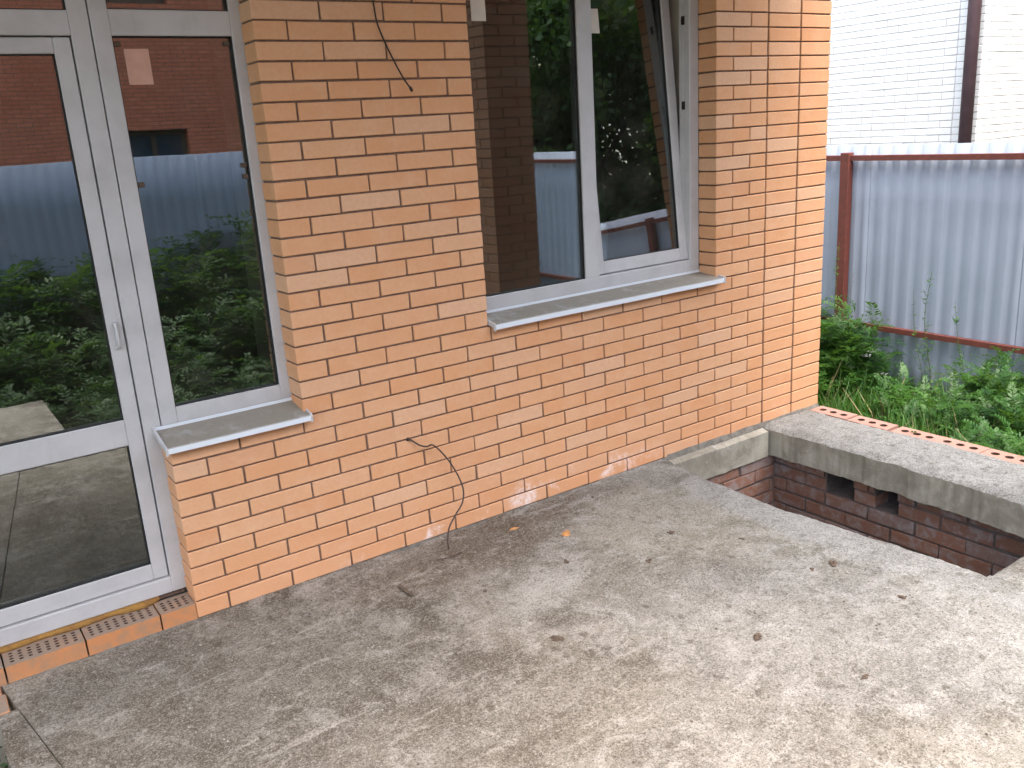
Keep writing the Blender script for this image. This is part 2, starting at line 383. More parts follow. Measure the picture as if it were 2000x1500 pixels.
def add_box(bm, a, b, bev=0.0, seg=1):
    t = bmesh.new()
    bmesh.ops.create_cube(t, size=1)
    for v in t.verts:
        v.co = Vector([(a[i] + b[i]) / 2 + v.co[i] * (b[i] - a[i]) for i in range(3)])
    if bev > 0: bmesh.ops.bevel(t, geom=list(t.edges), offset=bev, segments=seg, affect='EDGES', profile=0.5)
    me = bpy.data.meshes.new('tmp'); t.to_mesh(me); t.free(); bm.from_mesh(me); bpy.data.meshes.remove(me)
def box(name, a, b, mat, parent=None, bev=0.0, seg=1):
    bm = bmesh.new(); add_box(bm, a, b, bev, seg); return link(name, bm_mesh(name, bm, mat), None, parent)
def boxes(name, lst, mat, parent=None, bev=0.0):
    bm = bmesh.new()
    for a, b in lst: add_box(bm, a, b, bev)
    return link(name, bm_mesh(name, bm, mat), None, parent)
def tube_data(pts, rad, n=8, cap=True):
    pts = [Vector(p) for p in pts]; V = []; F = []
    m = len(pts); rads = rad if hasattr(rad, '__len__') else [rad] * m
    up = Vector((0.13, 0.27, 1)).normalized()
    for i, p in enumerate(pts):
        d = (pts[min(i + 1, m - 1)] - pts[max(i - 1, 0)]).normalized()
        a = d.cross(up)
        if a.length < 1e-3: a = d.cross(Vector((1, 0, 0)))
        a.normalize(); b = d.cross(a)
        for k in range(n):
            t = 2 * math.pi * k / n
            V.append(p + (a * math.cos(t) + b * math.sin(t)) * rads[i])
    for i in range(m - 1):
        for k in range(n):
            k2 = (k + 1) % n
            F.append((i * n + k, i * n + k2, (i + 1) * n + k2, (i + 1) * n + k))
    return V, F
def tube(name, pts, rad, mat, parent=None, n=8):
    V, F = tube_data(pts, rad, n)
    bm = bmesh.new(); vs_ = [bm.verts.new(v) for v in V]
    for f in F: bm.faces.new([vs_[i] for i in f])
    bm.faces.new(vs_[:n]); bm.faces.new(vs_[-n:])
    return link(name, bm_mesh(name, bm, mat, True), None, parent)
def spline(pts, sub=6):
    P = [Vector(p) for p in pts]; P = [P[0] * 2 - P[1]] + P + [P[-1] * 2 - P[-2]]; out = []
    for i in range(1, len(P) - 2):
        for k in range(sub):
            t = k / sub
            out.append(0.5 * ((2 * P[i]) + (-P[i - 1] + P[i + 1]) * t + (2 * P[i - 1] - 5 * P[i] + 4 * P[i + 1] - P[i + 2]) * t * t
                              + (-P[i - 1] + 3 * P[i] - 3 * P[i + 1] + P[i + 2]) * t ** 3))
    out.append(P[-2]); return out
def thing(name, label, cat, loc=(0, 0, 0), group=None):
    o = bpy.data.objects.new(name, None); COL.objects.link(o); o.location = loc
    o['label'] = label; o['category'] = cat
    if group: o['group'] = group
    return o
def tag(o, label, cat, group=None):
    o['label'] = label; o['category'] = cat
    if group: o['group'] = group
    return o
def struct(o): o['kind'] = 'structure'; return o

# brick meshes, centred at origin, shared between alike bricks; a few slightly uneven variants of each size
_bc = {}
def brick_mesh(sx, sy, sz, mat, var=0, bev=0.0022, jit=0.0008):
    key = (round(sx, 4), round(sy, 4), round(sz, 4), mat.name, var)
    if key not in _bc:
        r = random.Random(hash(key) & 0xffff); bm = bmesh.new()
        add_box(bm, (-sx / 2, -sy / 2, -sz / 2), (sx / 2, sy / 2, sz / 2), bev)
        cs = {}
        for v in bm.verts:
            k = tuple(1 if c > 0 else -1 for c in v.co)
            if k not in cs: cs[k] = Vector([r.uniform(-jit, jit) for _ in range(3)])
            v.co += cs[k]
        _bc[key] = bm_mesh('brick', bm, mat)
    return _bc[key]
def lay(bricks, mat, parent, limit=300, eye=None, jit=0.0006, name='brick', bev=0.0022):
    """bricks: (cx, cy, cz, sx, sy, sz). The largest in the picture become single objects, the rest one joined part."""
    E = eye or M.translation
    order = sorted(range(len(bricks)), key=lambda i: (Vector(bricks[i][:3]) - E).length / max(0.12, math.sqrt(bricks[i][3] * bricks[i][5])))
    if callable(limit):
        first = [i for i in order if limit(bricks[i])][:300]
    else: first = order[:limit]
    fs = set(first)
    for i in first:
        b = bricks[i]
        me = brick_mesh(b[3], b[4], b[5], mat, random.randrange(3), bev)
        o = bpy.data.objects.new(name, me); COL.objects.link(o); o.parent = parent
        o.location = (b[0] + random.gauss(0, jit), b[1] + random.gauss(0, jit), b[2] + random.gauss(0, jit * .7))
        o.rotation_euler = (random.gauss(0, .0025), random.gauss(0, .0025), random.gauss(0, .002))
    rest = [i for i in order if i not in fs]
    if rest:
        Vs, Fs, Rn = [], [], []; off = 0
        for i in rest:
            b = bricks[i]; me = brick_mesh(b[3], b[4], b[5], mat, random.randrange(3), bev)
            c = np.empty(len(me.vertices) * 3, np.float32); me.vertices.foreach_get('co', c); c = c.reshape(-1, 3)
            r = random.random()
            for p in me.polygons:
                vv = [v + off for v in p.vertices]
                if len(vv) == 3: vv.append(vv[2])
                Fs.append(vv[:4]); Rn.append(r)
            Vs.append(c + np.array([b[0] + random.gauss(0, jit), b[1] + random.gauss(0, jit), b[2]])); off += len(c)
        me = bpy.data.meshes.new(name); me.from_pydata(np.vstack(Vs).tolist(), [], [list(dict.fromkeys(f)) for f in Fs])
        a = me.attributes.new('rnd', 'FLOAT', 'FACE'); a.data.foreach_set('value', np.array(Rn, np.float32))
        me.materials.append(mat)
        o = link(name + 's', me, None, parent); o['kind'] = 'stuff'

# ------------------------------------------------------------------ the house wall
PU, PV = 0.256, 0.0685          # brick and course pitch
BH, BL, JY = 0.0612, 0.2495, 0.12
NR = 48                          # courses up to the porch roof
house = thing('brick_house', 'peach brick house wall with white plastic door and window under the porch roof', 'house')
Y0 = 0.0                         # outer brick face
W2L, W2R = 5.46 * PU, 11.02 * PU # window opening
Z2 = 13 * PV
HEAD = 36                        # courses where openings end
bricks = []
def put(u0, u1, row, dx0=0.0040, dx1=0.0040, y=0.0, h=BH):
    x0, x1 = u0 * PU + dx0, u1 * PU - dx1
    bricks.append(((x0 + x1) / 2, y + JY / 2, row * PV + PV / 2 + 0.001, round(x1 - x0, 3), JY, h))
def course(row, a, b):
    """running bond between brick coordinates a and b"""
    off = 0.5 if row % 2 == 0 else 0.0
    k = math.floor(a - off) + off
    while k < b - 1e-6:
        s_, e_ = max(k, a), min(k + 1, b)
        if e_ - s_ > 0.1: put(s_, e_, row)
        k += 1
for r in range(NR):
    strips = [(12.5, 13.5), (13.5, 14.5)]
    if r == 0: segs = [(0, 12.5)]
    elif r < 10: segs = [(0, 12.5)]
    elif r < 13: segs = [(2, 12.5)]
    elif r < HEAD: segs = [(2, 5.46), (11, 12.5)]
    else: segs = [(-6, 12.5)]
    for a, b in segs: course(r, a, b)
    if r < HEAD: course(r, -8, -3.4)
    for a, b in strips:
        x0, x1 = a * PU + 0.007, b * PU - 0.005
        bricks.append(((x0 + x1) / 2, JY / 2, r * PV + PV / 2 + 0.001, round(x1 - x0, 3), JY, BH))
# mortar bed behind the brick faces (joints show 5 mm deep)
J = 0.0075
core = [((0.0 + J, J, -0.05), (14.5 * PU - J, JY - J, 9.95 * PV)),
        ((2 * PU + J, J, 9.95 * PV), (14.5 * PU - J, JY - J, 12.95 * PV)),
        ((2 * PU + J, J, 12.95 * PV), (W2L - J, JY - J, HEAD * PV)),
        ((W2R + J, J, 12.95 * PV), (14.5 * PU - J, JY - J, HEAD * PV)),
        ((-6 * PU, J, HEAD * PV + .004), (14.5 * PU - J, JY - J, NR * PV)),
        ((-8 * PU, J, -0.05), (-3.4 * PU - J, JY - J, HEAD * PV))]
wall = boxes('wall', core, M_MORTAR, house)
lay(bricks, MB_, wall, 300)
# inner leaf of the wall, other sides, room behind the glass
IL = 0.19
box('inner_wall', (-2.1, IL, -0.6), (-0.86, IL + 0.3, 5.6), M_REVEAL, house)
boxes('inner_wall', [((0.53, IL, -0.6), (1.39, IL + 0.3, 5.6)), ((2.83, IL, -0.6), (3.70, IL + 0.3, 5.6)),
                     ((1.39, IL, -0.6), (2.83, IL + 0.3, 0.90)), ((0.03, IL, -0.6), (0.53, IL + 0.3, 0.66)),
                     ((-0.86, IL, -0.6), (0.03, IL + 0.3, 0.05)),
                     ((-0.86, IL, 2.47), (0.53, IL + 0.3, 5.6)), ((1.39, IL, 2.47), (2.83, IL + 0.3, 5.6))], M_REVEAL, house)
box('foundation', (-2.1, 0.055, -0.6), (3.70, IL, -0.052), M_CAST, house)
box('side_wall', (3.55, IL + 0.3, -0.6), (3.70, 8.0, 5.6), M_WHITEB, house)
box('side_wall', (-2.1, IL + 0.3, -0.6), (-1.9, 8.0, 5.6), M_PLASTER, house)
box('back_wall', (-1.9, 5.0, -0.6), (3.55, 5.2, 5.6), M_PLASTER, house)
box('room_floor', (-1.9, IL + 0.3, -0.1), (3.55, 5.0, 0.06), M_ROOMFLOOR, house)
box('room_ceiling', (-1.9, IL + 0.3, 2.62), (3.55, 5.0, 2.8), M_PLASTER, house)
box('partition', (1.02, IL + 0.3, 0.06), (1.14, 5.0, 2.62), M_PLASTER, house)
box('upper_wall', (-2.1, 0.0, 3.53), (3.7, IL, 5.6), M_MORTAR, house)

# perforated bricks under the door, tops open to view
def holed_brick(name, x0, x1, y0, y1, z0, z1, holes, mat, parent, r, nside=8, depth=0.03, slot=1.0):
    """box whose top is cut by holes laid out on a cell grid: holes=(nx, ny, margin)"""
    nx, ny, mx, my = holes
    bm = bmesh.new()
    V = lambda x, y, z: bm.verts.new((x, y, z))
    # sides and bottom
    c = [(x0, y0), (x1, y0), (x1, y1), (x0, y1)]
    for i in range(4):
        a, b = c[i], c[(i + 1) % 4]
        bm.faces.new([V(*a, z0), V(*b, z0), V(*b, z1), V(*a, z1)])
    xs = [x0, x0 + mx] + [x0 + mx + (x1 - x0 - 2 * mx) * i / nx for i in range(1, nx)] + [x1 - mx, x1]
    ys = [y0, y0 + my] + [y0 + my + (y1 - y0 - 2 * my) * i / ny for i in range(1, ny)] + [y1 - my, y1]
    for i in range(len(xs) - 1):
        for j in range(len(ys) - 1):
            a, b, cc, d = xs[i], xs[i + 1], ys[j], ys[j + 1]
            inner = 0 < i < len(xs) - 2 and 0 < j < len(ys) - 2
            if not inner:
                bm.faces.new([V(a, cc, z1), V(b, cc, z1), V(b, d, z1), V(a, d, z1)]); continue
            mx_, my_ = (a + b) / 2, (cc + d) / 2
            outer = [(b, my_), (b, d), (mx_, d), (a, d), (a, my_), (a, cc), (mx_, cc), (b, cc)]
            inn = [(mx_ + r * slot * math.cos(k * math.pi / 4), my_ + r * math.sin(k * math.pi / 4)) for k in range(8)]
            for k in range(8):
                k2 = (k + 1) % 8
                bm.faces.new([V(*outer[k], z1), V(*outer[k2], z1), V(*inn[k2], z1), V(*inn[k], z1)])
                bm.faces.new([V(*inn[k], z1), V(*inn[k2], z1), V(*inn[k2], z1 - depth), V(*inn[k], z1 - depth)])
            bm.faces.new([V(*p_, z1 - depth) for p_ in inn])
    bmesh.ops.remove_doubles(bm, verts=bm.verts, dist=1e-5)
    for f in bm.faces:                      # hole walls and bottoms take the darker second material
        c_ = f.calc_center_median()
        if c_.z < z1 - 1e-4 and x0 + 1e-4 < c_.x < x1 - 1e-4 and y0 + 1e-4 < c_.y < y1 - 1e-4 and c_.z > z0 + 1e-4: f.material_index = 1
    me = bm_mesh(name, bm, mat); me.materials.append(M_HOLE); return link(name, me, None, parent)
thr = box('threshold_bed', (-0.95, 0.006, -0.05), (-0.002, 0.116, 0.004), M_MORTAR, house)
for k in range(-4, 0):
    u0, u1 = k + 0.5, k + 1.5
    x0, x1 = u0 * PU + 0.003, min(u1 * PU - 0.003, 5)
    if k == -1: continue
    o = holed_brick('brick', x0, x1, 0.0, 0.115, 0.003, 0.066, (8, 4, 0.010, 0.018), M_THR, thr, 0.0068, depth=0.05, slot=1.1)
    o.rotation_euler = (0, 0, 0)
o = holed_brick('brick', -0.5 * PU + 0.003, -0.003 + 0.003, 0.0, 0.115, 0.003, 0.066, (4, 4, 0.010, 0.018), M_THR, thr, 0.0068, depth=0.05, slot=1.1)

box('sill_bed', (-0.13, 0.135, 0.064), (-0.002, 0.16, 0.0835), M_MORTAR, thr)
# foam squeezed out under the door frame
bm = bmesh.new(); n_ = 46
prof = []
for i in range(n_ + 1):
    x = -0.9 + (0.80) * i / n_
    b_ = 0.010 + 0.010 * noise.noise(Vector((x * 9, 3.1, 0))) + (0.008 if -0.25 < x < -0.1 else 0)
    b_ *= min(1, (n_ - i) / 3 + .1)
    prof.append((x, b_))
rings = []
for x, b_ in prof:
    rings.append([bm.verts.new((x, 0.155, 0.066)), bm.verts.new((x, 0.119 - b_, 0.0662)), bm.verts.new((x, 0.117 - b_ * 1.2, 0.073)),
                  bm.verts.new((x, 0.119 - b_ * .4, 0.083)), bm.verts.new((x, 0.155, 0.084))])
for i in range(n_):
    for k in range(4):
        bm.faces.new([rings[i][k], rings[i + 1][k], rings[i + 1][k + 1], rings[i][k + 1]])
# ------------------------------------------------------------------ joinery
FY = 0.120      # face of fixed frames
SY = 0.131      # face of sashes, set back a little
def frame_members(x0, x1, z0, z1, t, y, d, opts=''):
    """four members butted: left, right stile full height, rails between"""
    L = []
    tl = t if not isinstance(t, tuple) else t[0]; tr = t if not isinstance(t, tuple) else t[1]
    tb = t if not isinstance(t, tuple) else t[2]; tt = t if not isinstance(t, tuple) else t[3]
    L.append(((x0, y, z0), (x0 + tl, y + d, z1)))
    L.append(((x1 - tr, y, z0), (x1, y + d, z1)))
    L.append(((x0 + tl, y, z0), (x1 - tr, y + d, z0 + tb)))
    L.append(((x0 + tl, y, z1 - tt), (x1 - tr, y + d, z1)))
    return L
def pane(x0, x1, z0, z1, y, parent):
    p_ = box('pane', (x0 - 0.008, y, z0 - 0.008), (x1 + 0.008, y + 0.006, z1 + 0.008), M_GLASS, parent)
    return p_
def beads(x0, x1, z0, z1, y, parent, d=0.012, w=0.004):
    L = frame_members(x0 - 0.0005, x1 + 0.0005, z0 - 0.0005, z1 + 0.0005, w, y, d)
    return boxes('gasket', L, M_GASKET, parent)

# door block: frame, transom light, leaf
DL = -0.865
door = boxes('door', [((DL, FY, 0.084), (DL + 0.06, FY + 0.065, 2.50)), ((-0.046, FY, 0.084), (0.0145, FY + 0.065, 2.50)),
                      ((DL + 0.06, FY, 0.084), (-0.046, FY + 0.065, 0.146)),
                      ((DL + 0.06, FY, 2.084), (-0.046, FY + 0.065, 2.160)), ((DL + 0.06, FY, 2.44), (-0.046, FY + 0.065, 2.50))],
             M_PVC, house, 0.0025)
foam = link('foam_seam', bm_mesh('foam_seam', bm, M_FOAM, True), None, door)
lx0, lx1, lz0, lz1 = DL + 0.064, -0.050, 0.150, 2.080
leaf_ = boxes('door_leaf', [((lx0, SY, lz0), (lx0 + 0.06, SY + 0.06, lz1)), ((lx1 - 0.053, SY, lz0), (lx1, SY + 0.06, lz1)),
                            ((lx0 + 0.06, SY, lz0), (lx1 - 0.053, SY + 0.06, lz0 + 0.064)),
                            ((lx0 + 0.06, SY, 0.690), (lx1 - 0.053, SY + 0.06, 0.788)),
                            ((lx0 + 0.06, SY, 2.030), (lx1 - 0.053, SY + 0.06, lz1))], M_PVC, door, 0.003)
gx0, gx1 = lx0 + 0.06, lx1 - 0.053
pane(gx0, gx1, 0.214, 0.690, SY + 0.018, door); beads(gx0, gx1, 0.214, 0.690, SY + 0.006, door)
pane(gx0, gx1, 0.788, 2.030, SY + 0.018, door); beads(gx0, gx1, 0.788, 2.030, SY + 0.006, door)
pane(DL + 0.06, -0.046, 2.160, 2.44, FY + 0.022, door); beads(DL + 0.06, -0.046, 2.160, 2.44, FY + 0.008, door)
# handle: two lugs and a curved grip
hx, hz0, hz1 = -0.077, 1.052, 1.142
bm = bmesh.new()
add_box(bm, (hx - 0.012, SY - 0.003, hz0 - 0.006), (hx + 0.010, SY, hz1 + 0.006), 0.0012)
pts = spline([(hx, SY, hz0 + 0.004), (hx, SY - 0.018, hz0 + 0.008), (hx, SY - 0.026, (hz0 + hz1) / 2), (hx, SY - 0.018, hz1 - 0.008), (hx, SY, hz1 - 0.004)], 5)
for i in range(len(pts) - 1):
    pass
V, F = tube_data(pts, 0.0065, 8); vv = [bm.verts.new(v) for v in V]
for f in F: bm.faces.new([vv[i] for i in f])
link('handle', bm_mesh('handle', bm, M_PVC), None, door)
for zz_ in (hz0 + 0.001, hz1 - 0.001):
    tube('screw', [(hx, SY - 0.0046, zz_), (hx, SY - 0.003, zz_)], 0.0035, M_WIRE, door)

# side light: frame, transom, fixed panes, sill
sl = boxes('window', [((0.0185, FY, 0.735), (0.077, FY + 0.065, 2.50)), ((0.480, FY, 0.735), (0.540, FY + 0.065, 2.50)),
                      ((0.077, FY, 0.735), (0.480, FY + 0.065, 0.798)), ((0.077, FY, 2.084), (0.480, FY + 0.065, 2.166)),
                      ((0.077, FY, 2.44), (0.480, FY + 0.065, 2.50))], M_PVC, house, 0.0025)
sl['label'] = 'narrow fixed side window next to the door'
pane(0.077, 0.480, 0.798, 2.084, FY + 0.024, sl); beads(0.077, 0.480, 0.798, 2.084, FY + 0.010, sl)
pane(0.077, 0.480, 2.166, 2.44, FY + 0.024, sl); beads(0.077, 0.480, 2.166, 2.44, FY + 0.010, sl)
box('sticker', (0.112, FY + 0.0232, 1.930), (0.192, FY + 0.0238, 2.045), mat_simple('pink_paper_label', (0.56, 0.33, 0.26), 0.8, 0.1, 20), sl)
for (cx, cz) in ((0.094, 2.060), (0.462, 2.062), (0.094, 1.600), (0.465, 1.640), (0.465, 1.600)):
    box('mounting_clip', (cx - 0.011, FY + 0.018, cz - 0.009), (cx + 0.011, FY + 0.0235, cz + 0.009), M_WOOD, sl, 0.002)

# bathroom-size window with a tilted right sash
wf = boxes('window', [((1.385, FY, 0.930), (1.448, FY + 0.065, 2.50)), ((2.757, FY, 0.930), (2.8215, FY + 0.065, 2.50)),
                      ((2.050, FY, 0.993), (2.136, FY + 0.065, 2.438)),
                      ((1.448, FY, 0.930), (2.757, FY + 0.065, 0.993)), ((1.448, FY, 2.438), (2.757, FY + 0.065, 2.50))],
           M_PVC, house, 0.0025)
wf['label'] = 'wide two light window with its right sash tilted open'
pane(1.448, 2.050, 0.993, 2.438, FY + 0.022, wf); beads(1.448, 2.050, 0.993, 2.438, FY + 0.009, wf)
boxes('gasket', frame_members(2.136, 2.757, 0.993, 2.438, 0.005, FY + 0.040, 0.024), M_PVC, wf)
sh = boxes('sash', frame_members(0, 0.632, 0, 1.436, (0.055, 0.058, 0.062, 0.055), 0, 0.055), M_PVC, wf, 0.003)
sh.location = (2.130, SY + 0.006, 0.997); sh.rotation_euler = (math.radians(-5.5), 0, 0)
sp = box('pane', (0.049, 0.018, 0.056), (0.580, 0.024, 1.387), M_GLASS, wf)
sp.location = sh.location; sp.rotation_euler = sh.rotation_euler
gg = boxes('gasket', frame_members(0.0545, 0.5745, 0.0615, 1.3815, 0.004, 0.006, 0.012), M_GASKET, wf)
gg.location = sh.location; gg.rotation_euler = sh.rotation_euler
box('sticker', (1.505, FY + 0.0205, 2.150), (1.578, FY + 0.0213, 2.26), M_PAPER, wf)
st_ = box('sticker', (0.105, 0.0165, 1.13), (0.175, 0.0175, 1.240), M_PAPER, wf)
st_.location = sh.location; st_.rotation_euler = sh.rotation_euler
for zz_ in (1.77, 2.17):
    box('hinge_catch', (2.752, FY + 0.030, zz_ - 0.02), (2.7565, FY + 0.05, zz_ + 0.02), M_WIRE, wf)

def sill(x0, x1, zb, zf, lip, parent, yb=FY - 0.001, yf=-0.045, cap=0.012, back=0.012):
    """pressed sheet sill: sloping top, front lip, plastic end caps"""
    bm = bmesh.new(); t = 0.0035
    P = [(yb, zb + back), (yb, zb), (yf + 0.004, zf), (yf, zf - 0.003), (yf, zf - lip), (yf + 0.008, zf - lip - 0.002),
         (yf + 0.008, zf - lip + t), (yf + t, zf - lip + t), (yf + t + 0.002, zf - t - 0.001), (yb - t, zb - t), (yb - t, zb + back)]
    # give the sheet thickness: inner line follows the outer
    nseg = max(2, int((x1 - x0) / 0.05)); rows = []
    for i in range(nseg + 1):
        x = x0 + (x1 - x0) * i / nseg; dz = 0.0012 * noise.noise(Vector((x * 5, 1.7, 0)))
        rows.append([bm.verts.new((x, y_, z_ + (dz if k_ in (2, 3, 4, 5, 6, 7, 8) else 0))) for k_, (y_, z_) in enumerate(P)])
    for i in range(nseg):
        for k in range(len(P)):
            k2 = (k + 1) % len(P)
            bm.faces.new([rows[i][k], rows[i + 1][k], rows[i + 1][k2], rows[i][k2]])
    bm.faces.new(rows[0]); bm.faces.new(rows[-1])
    so = link('sill', bm_mesh('sill', bm, M_SILL), None, parent)
    for xc, s_ in ((x0, -1), (x1, 1)):
        bm = bmesh.new()
        pr = [(yb, zb + 0.014), (yf + 0.002, zf + 0.004), (yf - 0.003, zf - 0.002), (yf - 0.003, zf - lip - 0.006), (yf + 0.010, zf - lip - 0.006),
              (yf + 0.012, zf - 0.014), (yb, zb - 0.010)]
        xa, xb = (xc - 0.006, xc + 0.002) if s_ < 0 else (xc - 0.002, xc + 0.006)
        A = [bm.verts.new((xa, *q)) for q in pr]; Bv = [bm.verts.new((xb, *q)) for q in pr]
        bm.faces.new(A); bm.faces.new(Bv)
        for k in range(len(pr)):
            k2 = (k + 1) % len(pr); bm.faces.new([A[k], A[k2], Bv[k2], Bv[k]])
        bmesh.ops.bevel(bm, geom=list(bm.edges), offset=0.001, segments=1, affect='EDGES')
        link('end_cap', bm_mesh('end_cap', bm, M_PVC), None, parent)
    return so
sill(-0.012, 0.528, 0.728, 0.700, 0.022, sl)
sill(1.402, 2.838, 0.922, 0.904, 0.024, wf)
# packing under the sills so no gap shows
box('sill_bed', (0.004, 0.012, 9.96 * PV), (0.512, FY - 0.004, 0.697), M_MORTAR, house)
box('sill_bed', (1.410, 0.012, 12.96 * PV), (2.812, FY - 0.004, 0.899), M_MORTAR, house)

# porch roof on its column
pr = boxes('porch_roof', [((-2.6, -2.40, 3.30), (3.42, -0.004, 3.52))], M_SOFFIT, house, 0.006)
# ------------------------------------------------------------------ porch floor, pit and beams
def pitx(y):        # wavy left edge of the pit
    return 2.425 + 0.035 * math.sin(y * 3.1 + 0.4) + 0.018 * noise.noise(Vector((y * 7, 2.2, 0))) + 0.006 * noise.noise(Vector((y * 40, 5.2, 0)))
def seam(y):        # joint between slab and edge strip
    return -0.658 - 0.165 * y
def zr(x, y, a=1.0):
    return a * (0.006 * noise.noise(Vector((x * 1.6, y * 1.6, 0))) + 0.0032 * noise.noise(Vector((x * 9, y * 9, 3)))
                + 0.0022 * noise.noise(Vector((x * 38, y * 38, 9))) + 0.0012 * noise.noise(Vector((x * 110, y * 110, 5))))
def sheet(name, x0f, x1f, y0, y1, nx, ny, mat, zf, thick=0.16, skirt_r=0.0, parent=None):
    """slab with an uneven top: grid top plus sides going down"""
    V = []; F = []
    for j in range(ny + 1):
        y = y0 + (y1 - y0) * j / ny; a, b = x0f(y), x1f(y)
        for i in range(nx + 1):
            x = a + (b - a) * i / nx
            V.append((x, y, zf(x, y)))
    idx = lambda i, j: j * (nx + 1) + i
    for j in range(ny):
        for i in range(nx): F.append((idx(i, j), idx(i + 1, j), idx(i + 1, j + 1), idx(i, j + 1)))
    ring = [idx(i, 0) for i in range(nx + 1)] + [idx(nx, j) for j in range(1, ny + 1)] + [idx(i, ny) for i in range(nx - 1, -1, -1)] + [idx(0, j) for j in range(ny - 1, 0, -1)]
    prev = ring
    for lv in range(1, 5):
        base = len(V)
        for q in ring:
            x, y, z = V[q]; zz_ = z - thick * lv / 4
            k_ = 0.004 * noise.noise(Vector((x * 25, y * 25, zz_ * 25)))
            V.append((x + k_, y + k_, zz_))
        cur = list(range(base, base + len(ring))); L = len(ring)
        for i in range(L): F.append((prev[i], cur[i], cur[(i + 1) % L], prev[(i + 1) % L]))
        prev = cur
    me = mesh_np(name, V, F, mat, None, True)
    bm = bmesh.new(); bm.from_mesh(me); bmesh.ops.recalc_face_normals(bm, faces=bm.faces); bm.to_mesh(me); bm.free(); me.set_sharp_from_angle(angle=math.radians(38))
    return link(name, me, None, parent)
def ztop(x, y):
    z = -0.004 + zr(x, y)
    if y > -0.1: z += 0.006 * (y + 0.1) / 0.1 + 0.004 * noise.noise(Vector((x * 6, 0, 4)))     # mortar fillet at the wall
    e = pitx(y) - x
    if e < 0.05 and y > -1.70: z -= 0.012 * (1 - e / 0.05) ** 2
    return z
slab = struct(sheet('porch_slab', seam, pitx, -2.60, -0.0005, 300, 240, M_CONC, ztop))
front_slab = struct(sheet('porch_front_slab', lambda y: pitx(y) + 0.0005, lambda y: 3.60, -2.60, -1.70, 90, 70, M_CONC,
                          lambda x, y: -0.002 + zr(x, y) - (0.010 * max(0, 1 - (-1.70 - y) / 0.04) ** 2)))
strip = struct(sheet('edge_strip', lambda y: -0.69 + 0.006 * noise.noise(Vector((0, y * 9, 0))), lambda y: seam(y) - 0.004, -2.60, -0.175, 16, 160, M_CONC,
                     lambda x, y: -0.001 + zr(x, y, .8)))
landing = struct(sheet('landing_slab', lambda y: -1.75, lambda y: 0.03, -3.70, -2.603, 90, 60, M_CONC, lambda x, y: -0.006 + zr(x, y)))
eb = box('brick', (-0.69, -0.172, -0.06), (-0.672 + 0.018 + 0.0, -0.052, 0.001), M_THR, strip, 0.003)
box('brick', (-0.69, -0.047, -0.06), (-0.664, 0.073, 0.001), M_THR, strip, 0.003)
# concrete beam under the wall
def wbz(x, y): return -0.010 + zr(x, y) - 0.012 * max(0, (-y - 0.02) / 0.045)
wall_beam = struct(sheet('wall_beam', lambda y: pitx(y) + 0.012, lambda y: 3.185, -0.062, -0.0005, 80, 6, M_CAST, wbz, 0.148))
# beam along the far side of the pit
def bx0(y): return 3.195 - 0.02 * math.sin(y * 2.2) + 0.012 * noise.noise(Vector((y * 8, 7.7, 0))) + 0.005 * noise.noise(Vector((y * 34, 1.7, 0)))
def bz(x, y):
    z = 0.002 + zr(x, y, 1.6); e = x - bx0(y)
    if e < 0.05: z -= 0.020 * (1 - e / 0.05) ** 2
    return z
beam = struct(sheet('pit_beam', bx0, lambda y: 3.592 + 0.004 * noise.noise(Vector((y * 20, 0, 2))), -1.699, -0.0005, 60, 220, M_CONC, bz, 0.15))
beam.data.materials.append(M_CAST)
for p_ in beam.data.polygons:
    if abs(p_.normal.z) < 0.55: p_.material_index = 1
for ob in (slab, front_slab):
    ob.data.materials.append(M_CAST)
    for p_ in ob.data.polygons:
        if abs(p_.normal.z) < 0.45: p_.material_index = 1
# hollow bricks along the outer edge of the beam
y_ = -0.030
bed = struct(box('plinth_bed', (3.596, -2.60, -0.60), (3.715, 0.0, -0.068), M_RED))
for k in range(10):
    a = -0.032 - 0.2525 * k
    o = holed_brick('brick', 3.596, 3.712, a - 0.246, a, -0.064, 0.001 + random.uniform(-.002, .002), (1, 3, 0.014, 0.018), M_HOLLOW, bed, 0.0215, depth=0.05)
    o.rotation_euler = (0, 0, random.gauss(0, .003))
# mortar run along the foot of the wall
V = []; F = []; nn_ = 420
for i in range(nn_ + 1):
    x = -0.62 + (3.70 + 0.62) * i / nn_; w_ = 0.016 + 0.010 * noise.noise(Vector((x * 6, 3, 3))) + 0.004 * noise.noise(Vector((x * 40, 3, 3)))
    if x < 0.5: w_ *= 0.5
    zb_ = -0.012; h_ = 0.010 + 0.005 * noise.noise(Vector((x * 9, 8, 1))) + (0.012 if x > 2.45 else 0)
    V += [(x, -0.0004, zb_ + 0.006 + h_), (x, -w_ * .6, zb_ + 0.004 + h_ * .8), (x, -w_ - .002, zb_)]
for i in range(nn_):
    for k in range(2): F.append((i * 3 + k, i * 3 + k + 1, (i + 1) * 3 + k + 1, (i + 1) * 3 + k))
fil = struct(link('mortar_fillet', mesh_np('mortar_fillet', V, F, mat_simple('grey_fillet', (0.17, 0.155, 0.135), 0.95, 0.45, 25, 0.8, 0.004), None, True)))
